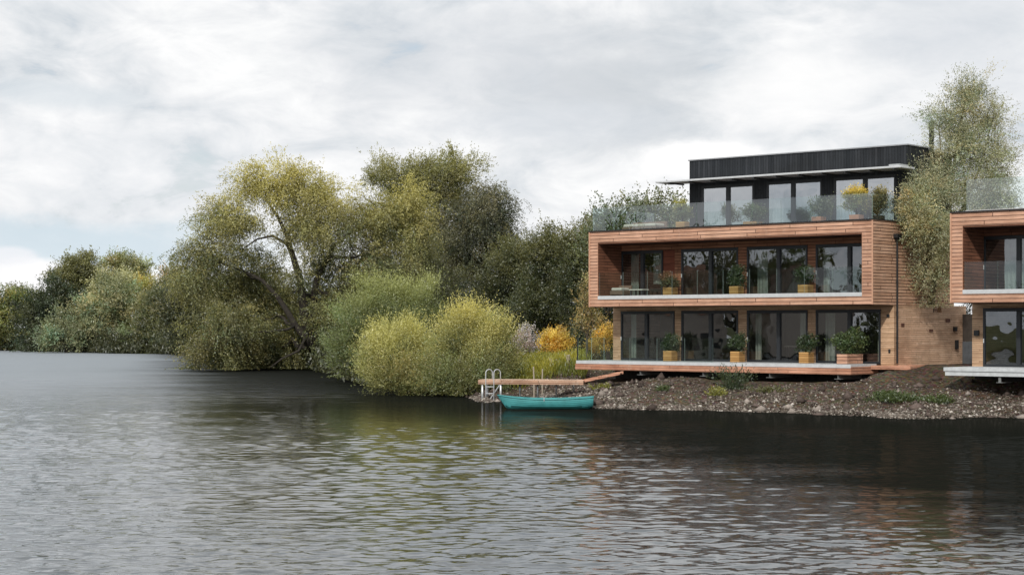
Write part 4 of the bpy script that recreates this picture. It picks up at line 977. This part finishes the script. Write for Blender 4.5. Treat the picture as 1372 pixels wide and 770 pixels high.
# ------------------------------------------------------------------ stones and bank plants
def stones(name,label,n,box,smin,smax,dmax,pal,bias=1.0):
    x=rng.uniform(box[0],box[1],n*5); y=rng.uniform(box[2],box[3],n*5)
    d=sdist(np.stack([x,y],1)); xl_,yl_=local(x,y)
    pr=np.exp(-np.clip(d,0,None)/ (dmax*.45)*bias)*(.30+1.3*vnoise(x*.7,y*.7)**1.3)
    ok=(d>-.35)&(d<dmax)&~((yl_>-.3)&(xl_>-.4)&(xl_<L))&(rng.random(len(x))<pr)
    x,y=x[ok][:n],y[ok][:n]; n=len(x)
    z=height(x,y)
    s=smin+(smax-smin)*rng.random(n)**3
    base=np.array([(1,0,0),(0,1,0),(-1,0,0),(0,-1,0),(0,0,1),(0,0,-1)],float)
    fc=np.array([(0,1,4),(1,2,4),(2,3,4),(3,0,4),(1,0,5),(2,1,5),(3,2,5),(0,3,5)])
    V=base[None]*(1+.45*(rng.random((n,6,1))-.5))+rng.normal(size=(n,6,3))*.16
    V*= (s[:,None]*rng.uniform(.6,1.25,(n,3)))[:,None,:]
    an=rng.random(n)*6.28; ca,sa=np.cos(an)[:,None],np.sin(an)[:,None]
    X=V[...,0]*ca-V[...,1]*sa; Yv=V[...,0]*sa+V[...,1]*ca
    V=np.stack([X+x[:,None],Yv+y[:,None],V[...,2]*.7+(z+s*.25)[:,None]],-1).reshape(-1,3)
    Fc=(fc[None]+(np.arange(n)*6)[:,None,None]).reshape(-1,3)
    me=bpy.data.meshes.new(name); mk(me,V,Fc,3)
    A,B,C=map(np.array,pal); f=rng.random(n); c=A*(1-f[:,None])+B*f[:,None]; big=rng.random(n)<.16; c[big]=C*(.7+.5*rng.random((big.sum(),1)))
    c=np.repeat(c,8,0)
    at=me.attributes.new('col','FLOAT_COLOR','FACE'); at.data.foreach_set('color',np.concatenate([c,np.ones((len(c),1))],1).astype(np.float32).ravel())
    me.materials.append(M['stone']); o=link(bpy.data.objects.new(name,me)); return tag(o,label,kind='stuff')
BIG=1
PALS=((.055,.045,.035),(.185,.155,.13),(.38,.345,.30))
stones('bank_stones','loose grey and pink rubble covering the bank below the deck',60000,(-2.6,32,60,90),.018,.075,6.5,PALS)
stones('waterline_rocks','paler rocks along the waterline of the bank',14000,(-2.6,32,60,84),.025,.10,2.8,((.10,.084,.070),(.29,.25,.215),(.50,.465,.42)))
stones('bank_rocks','scattered larger rocks and clods on the bank',420,(-2.6,32,60,90),.10,.30,7.0,((.05,.038,.032),(.15,.115,.10),(.30,.26,.23)),.3)
def tuft(name,label,px,py,n,h,w,pal,Y=None,grp='weeds on the stony bank'):
    gx_,gy_=GP(px,py,.0)
    # walk up the slope along the line of sight until the ground is met
    for Yt in np.arange(62,100,.25):
        X_=(px-686)/F*Yt; zt=CAMZ-(py-438)/F*Yt
        if gz(X_,Yt)>=zt: gx_,gy_=X_,Yt; break
    b0=(gx_,gy_,gz(gx_,gy_))
    r=empty(name,b0); tag(r,label,'plant',grp)
    k=9; nb=n; pos0=rng.normal(size=(nb,3))*np.array((w*.4,w*.4,0)); dr=unit(rng.normal(size=(nb,3))*.45+np.array((0,0,1.1))+pos0/w*.8)
    t=np.tile(np.linspace(.05,1,k),nb); ii=np.repeat(np.arange(nb),k); ln=h*(.5+.6*rng.random(nb))
    pos=pos0[ii]+dr[ii]*(t*ln[ii])[:,None]; pos[:,2]-= .25*h*t**2*np.abs(rng.random(nb))[ii]
    f=rng.random((len(pos),1)); c=np.array(pal[0])*(1-f)+np.array(pal[1])*f
    leaf_mesh('foliage',pos+rng.normal(size=pos.shape)*.02,unit(dr[ii]+rng.normal(size=pos.shape)*.5),.09+.06*rng.random(len(pos)),.03+.02*rng.random(len(pos)),c,M['leaf'],r)
    mb=MB()
    for j in range(8): mb.tube([(0,0,-.03),tuple(pos0[j]*.5),tuple(pos0[j]+dr[j]*ln[j]*.8)],[.009,.007,.004],4)
    mb.build('stems',M['bark'],r)
WG=((.045,.07,.022),(.12,.16,.05)); WY=((.16,.17,.035),(.34,.33,.07))
tuft('weed_plant','tall dark green weed in front of the deck on the stony bank',981,521,170,1.15,.55,((.035,.055,.025),(.09,.12,.05)))
tuft('weed_plant','yellow-green weed left of the tall weed on the bank',961,530,60,.45,.35,WY)
tuft('weed_plant','small grey-green weed low on the bank near the boat',887,525,40,.3,.25,WG)
tuft('weed_plant','yellowish weed near the top of the bank above the boat',807,522,50,.35,.4,WY)
tuft('weed_plant','low olive weed clump right of the tall weed',1030,527,70,.3,.7,((.08,.09,.03),(.18,.17,.06)))
tuft('weed_plant','broad green weed clump at the right on the stony bank',1203,537,230,.42,1.0,WG)
tuft('weed_plant','second green weed clump at the right end of the bank',1259,540,110,.38,.6,((.05,.075,.02),(.13,.17,.05)))
tuft('weed_plant','spreading weed on the soil heap below the side wall',1185,533,90,.3,.6,WG)
# tall yellow grass between shrub and deck
xg=rng.uniform(-1.5,5.0,9000); yg=rng.uniform(86,99,9000)
pp=(xg/yg*F+686); zg=height(xg,yg); pyg=438+(CAMZ-zg)/yg*F
ok=(pp>672)&(pp<786); xg,yg,zg=xg[ok],yg[ok],zg[ok]
k=6; ii=np.repeat(np.arange(len(xg)),k); hgt=(.30+.55*rng.random(len(xg)))*(.6+.8*vnoise(xg*.8,yg*.8))
t=np.tile(np.linspace(.1,1,k),len(xg)); dr=unit(rng.normal(size=(len(xg),3))*.22+np.array((0,0,1)))
pos=np.stack([xg,yg,zg],1)[ii]+dr[ii]*(t*hgt[ii])[:,None]
f=np.clip(vnoise(xg*.7+3,yg*.7)[ii]*.8+rng.random(len(pos))*.4-.1,0,1)[:,None]
c=np.array((.10,.13,.025))*(1-f)+np.array((.50,.45,.06))*f
gs=leaf_mesh('tall_grass',pos,unit(dr[ii]+rng.normal(size=pos.shape)*.25),.16+.12*rng.random(len(pos)),.022+.02*rng.random(len(pos)),c,M['leaf'],None)
tag(gs,'tall yellow-green grass on the bank between shrub and deck',kind='stuff')

# ------------------------------------------------------------------ sky and sun
SE,SA=R(35),R(-166)   # sun height; direction the light comes from, measured from +Y towards +X
sun_dir=np.array((math.sin(SA)*math.cos(SE),math.cos(SA)*math.cos(SE),math.sin(SE)))
w=bpy.data.worlds.new('World'); scene.world=w; w.use_nodes=True; nt=w.node_tree; nt.nodes.clear(); lk=nt.links
out=N(nt,'ShaderNodeOutputWorld'); bg=N(nt,'ShaderNodeBackground'); bg.inputs['Strength'].default_value=.122
sky=N(nt,'ShaderNodeTexSky'); sky.sky_type='NISHITA'; sky.sun_disc=False; sky.sun_elevation=SE; sky.sun_rotation=SA; sky.air_density=1.0; sky.dust_density=2.0
tc=N(nt,'ShaderNodeTexCoord'); sp=N(nt,'ShaderNodeSeparateXYZ'); lk.new(tc.outputs['Generated'],sp.inputs[0])
def wn(sx,sy,sz,scale,detail,rough=.55,dist=0.0,off=(0,0,0)):
    mp=N(nt,'ShaderNodeMapping'); mp.inputs['Scale'].default_value=(sx,sy,sz); mp.inputs['Location'].default_value=off; lk.new(tc.outputs['Generated'],mp.inputs[0])
    q=N(nt,'ShaderNodeTexNoise',i_Scale=scale,i_Detail=detail,i_Roughness=rough,i_Distortion=dist); lk.new(mp.outputs[0],q.inputs['Vector']); return q.outputs[0]
def sdir(px,py):
    v=np.array(((px-686)/F,1,(438-py)/F)); return v/np.linalg.norm(v)
def blob(px,py,rx,ry,soft=1.0,warp=None):
    """soft elliptical cloud patch fixed in the sky"""
    c=sdir(px,py)
    mp=N(nt,'ShaderNodeMapping'); mp.inputs['Location'].default_value=(-c[0]*F/rx,-c[1]*F/rx,-c[2]*F/ry); mp.inputs['Scale'].default_value=(F/rx,F/rx,F/ry)
    lk.new(tc.outputs['Generated'],mp.inputs[0])
    vec=mp.outputs[0]
    if warp is not None:
        vm=N(nt,'ShaderNodeVectorMath',operation='ADD'); lk.new(vec,vm.inputs[0]); lk.new(warp,vm.inputs[1]); vec=vm.outputs[0]
    ln=N(nt,'ShaderNodeVectorMath',operation='LENGTH'); lk.new(vec,ln.inputs[0])
    m=N(nt,'ShaderNodeMapRange'); m.interpolation_type='SMOOTHSTEP'; m.inputs['From Min'].default_value=1+soft*.5; m.inputs['From Max'].default_value=1-soft*.5; lk.new(ln.outputs['Value'],m.inputs['Value'])
    return m.outputs[0]
wq=N(nt,'ShaderNodeTexNoise',i_Scale=14.0,i_Detail=6.0,i_Roughness=.6); mpq=N(nt,'ShaderNodeMapping'); mpq.inputs['Scale'].default_value=(1,1,2.2); lk.new(tc.outputs['Generated'],mpq.inputs[0]); lk.new(mpq.outputs[0],wq.inputs['Vector'])
ws=N(nt,'ShaderNodeVectorMath',operation='SUBTRACT'); lk.new(wq.outputs['Color'],ws.inputs[0]); ws.inputs[1].default_value=(.5,.5,.5)
wm=N(nt,'ShaderNodeVectorMath',operation='SCALE'); lk.new(ws.outputs[0],wm.inputs[0]); wm.inputs['Scale'].default_value=2.2
WP=wm.outputs[0]
n1=wn(1,1,2.0,7.0,8,.58,.35,(2.1,0,.4)); n2=wn(1,1,2.3,19,7,.6,.6,(5,1,0))
nn=math_(nt,'ADD',math_(nt,'MULTIPLY',n1,.58),math_(nt,'MULTIPLY',n2,.42))
cr=ramp(nt,[(.36,(5.0,5.4,5.8)),(.44,(6.3,6.55,6.8)),(.50,(7.2,7.3,7.45)),(.55,(7.9,7.95,8.0)),(.63,(8.8,8.76,8.72))]); lk.new(nn,cr.inputs[0])
c=cr.outputs[0]
def overlay(c,mask,col,amt):
    return mixc(nt,math_(nt,'MULTIPLY',mask,amt),c,col)
c=overlay(c,blob(820,110,150,75,1.4,WP),(4.9,5.2,5.5),.75)
c=overlay(c,blob(600,80,190,60,1.5,WP),(5.5,5.75,6.1),.5)
c=overlay(c,blob(1280,60,120,90,1.5,WP),(5.6,5.9,6.3),.6)
c=overlay(c,blob(160,230,230,70,1.3,WP),(8.3,8.3,8.4),.35)
c=overlay(c,blob(1080,120,120,60,1.4,WP),(8.6,8.55,8.5),.6)
c=overlay(c,blob(90,328,230,34,.9,WP),(5.3,6.2,6.8),.85)
c=overlay(c,blob(80,128,95,16,1.2,WP),(5.6,6.1,6.5),.6)
c=overlay(c,blob(745,165,120,26,1.2,WP),(5.9,6.2,6.6),.5)
c=overlay(c,blob(945,212,85,24,.7,WP),(8.9,8.8,8.75),.9)
c=overlay(c,blob(28,372,48,22,.5,WP),(8.4,8.35,8.4),.9)
c=overlay(c,blob(10,345,30,12,.7,WP),(7.4,7.5,7.8),.8)
# the blue sky shows only where the cover thins
thin=N(nt,'ShaderNodeMapRange'); thin.inputs['From Min'].default_value=.40; thin.inputs['From Max'].default_value=.30; thin.inputs['To Max'].default_value=.5; lk.new(nn,thin.inputs['Value'])
c=mixc(nt,thin.outputs[0],c,sky.outputs[0])
# brightness falls a little towards the zenith so that light has a direction
zr=N(nt,'ShaderNodeMapRange'); zr.inputs['From Min'].default_value=.25; zr.inputs['From Max'].default_value=1.0; zr.inputs['To Min'].default_value=1.0; zr.inputs['To Max'].default_value=.8; lk.new(sp.outputs[2],zr.inputs['Value'])
c=mixc(nt,1.0,c,zr.outputs[0],'MULTIPLY')
lk.new(c,bg.inputs['Color']); lk.new(bg.outputs[0],out.inputs[0])
sd=bpy.data.lights.new('sun','SUN'); sd.energy=2.9; sd.angle=R(3.0); sd.color=(1,.95,.87)
so_=bpy.data.objects.new('sun',sd); link(so_)
from mathutils import Vector
so_.rotation_euler=Vector(tuple(sun_dir)).to_track_quat('Z','Y').to_euler(); so_.location=(-40,-40,60)

# ------------------------------------------------------------------ camera
cd=bpy.data.cameras.new('camera'); cam=link(bpy.data.objects.new('camera',cd))
cam.location=(0,0,CAMZ); cam.rotation_euler=(R(90),0,0)
cd.sensor_width=36; cd.lens=F/1372*36; cd.shift_y=53/1372; cd.clip_end=8000; cd.clip_start=.1
scene.camera=cam
scene.view_settings.view_transform='Standard'; scene.view_settings.look='None'; scene.view_settings.exposure=0
scene.cycles.use_denoising=True
scene.cycles.transparent_max_bounces=24
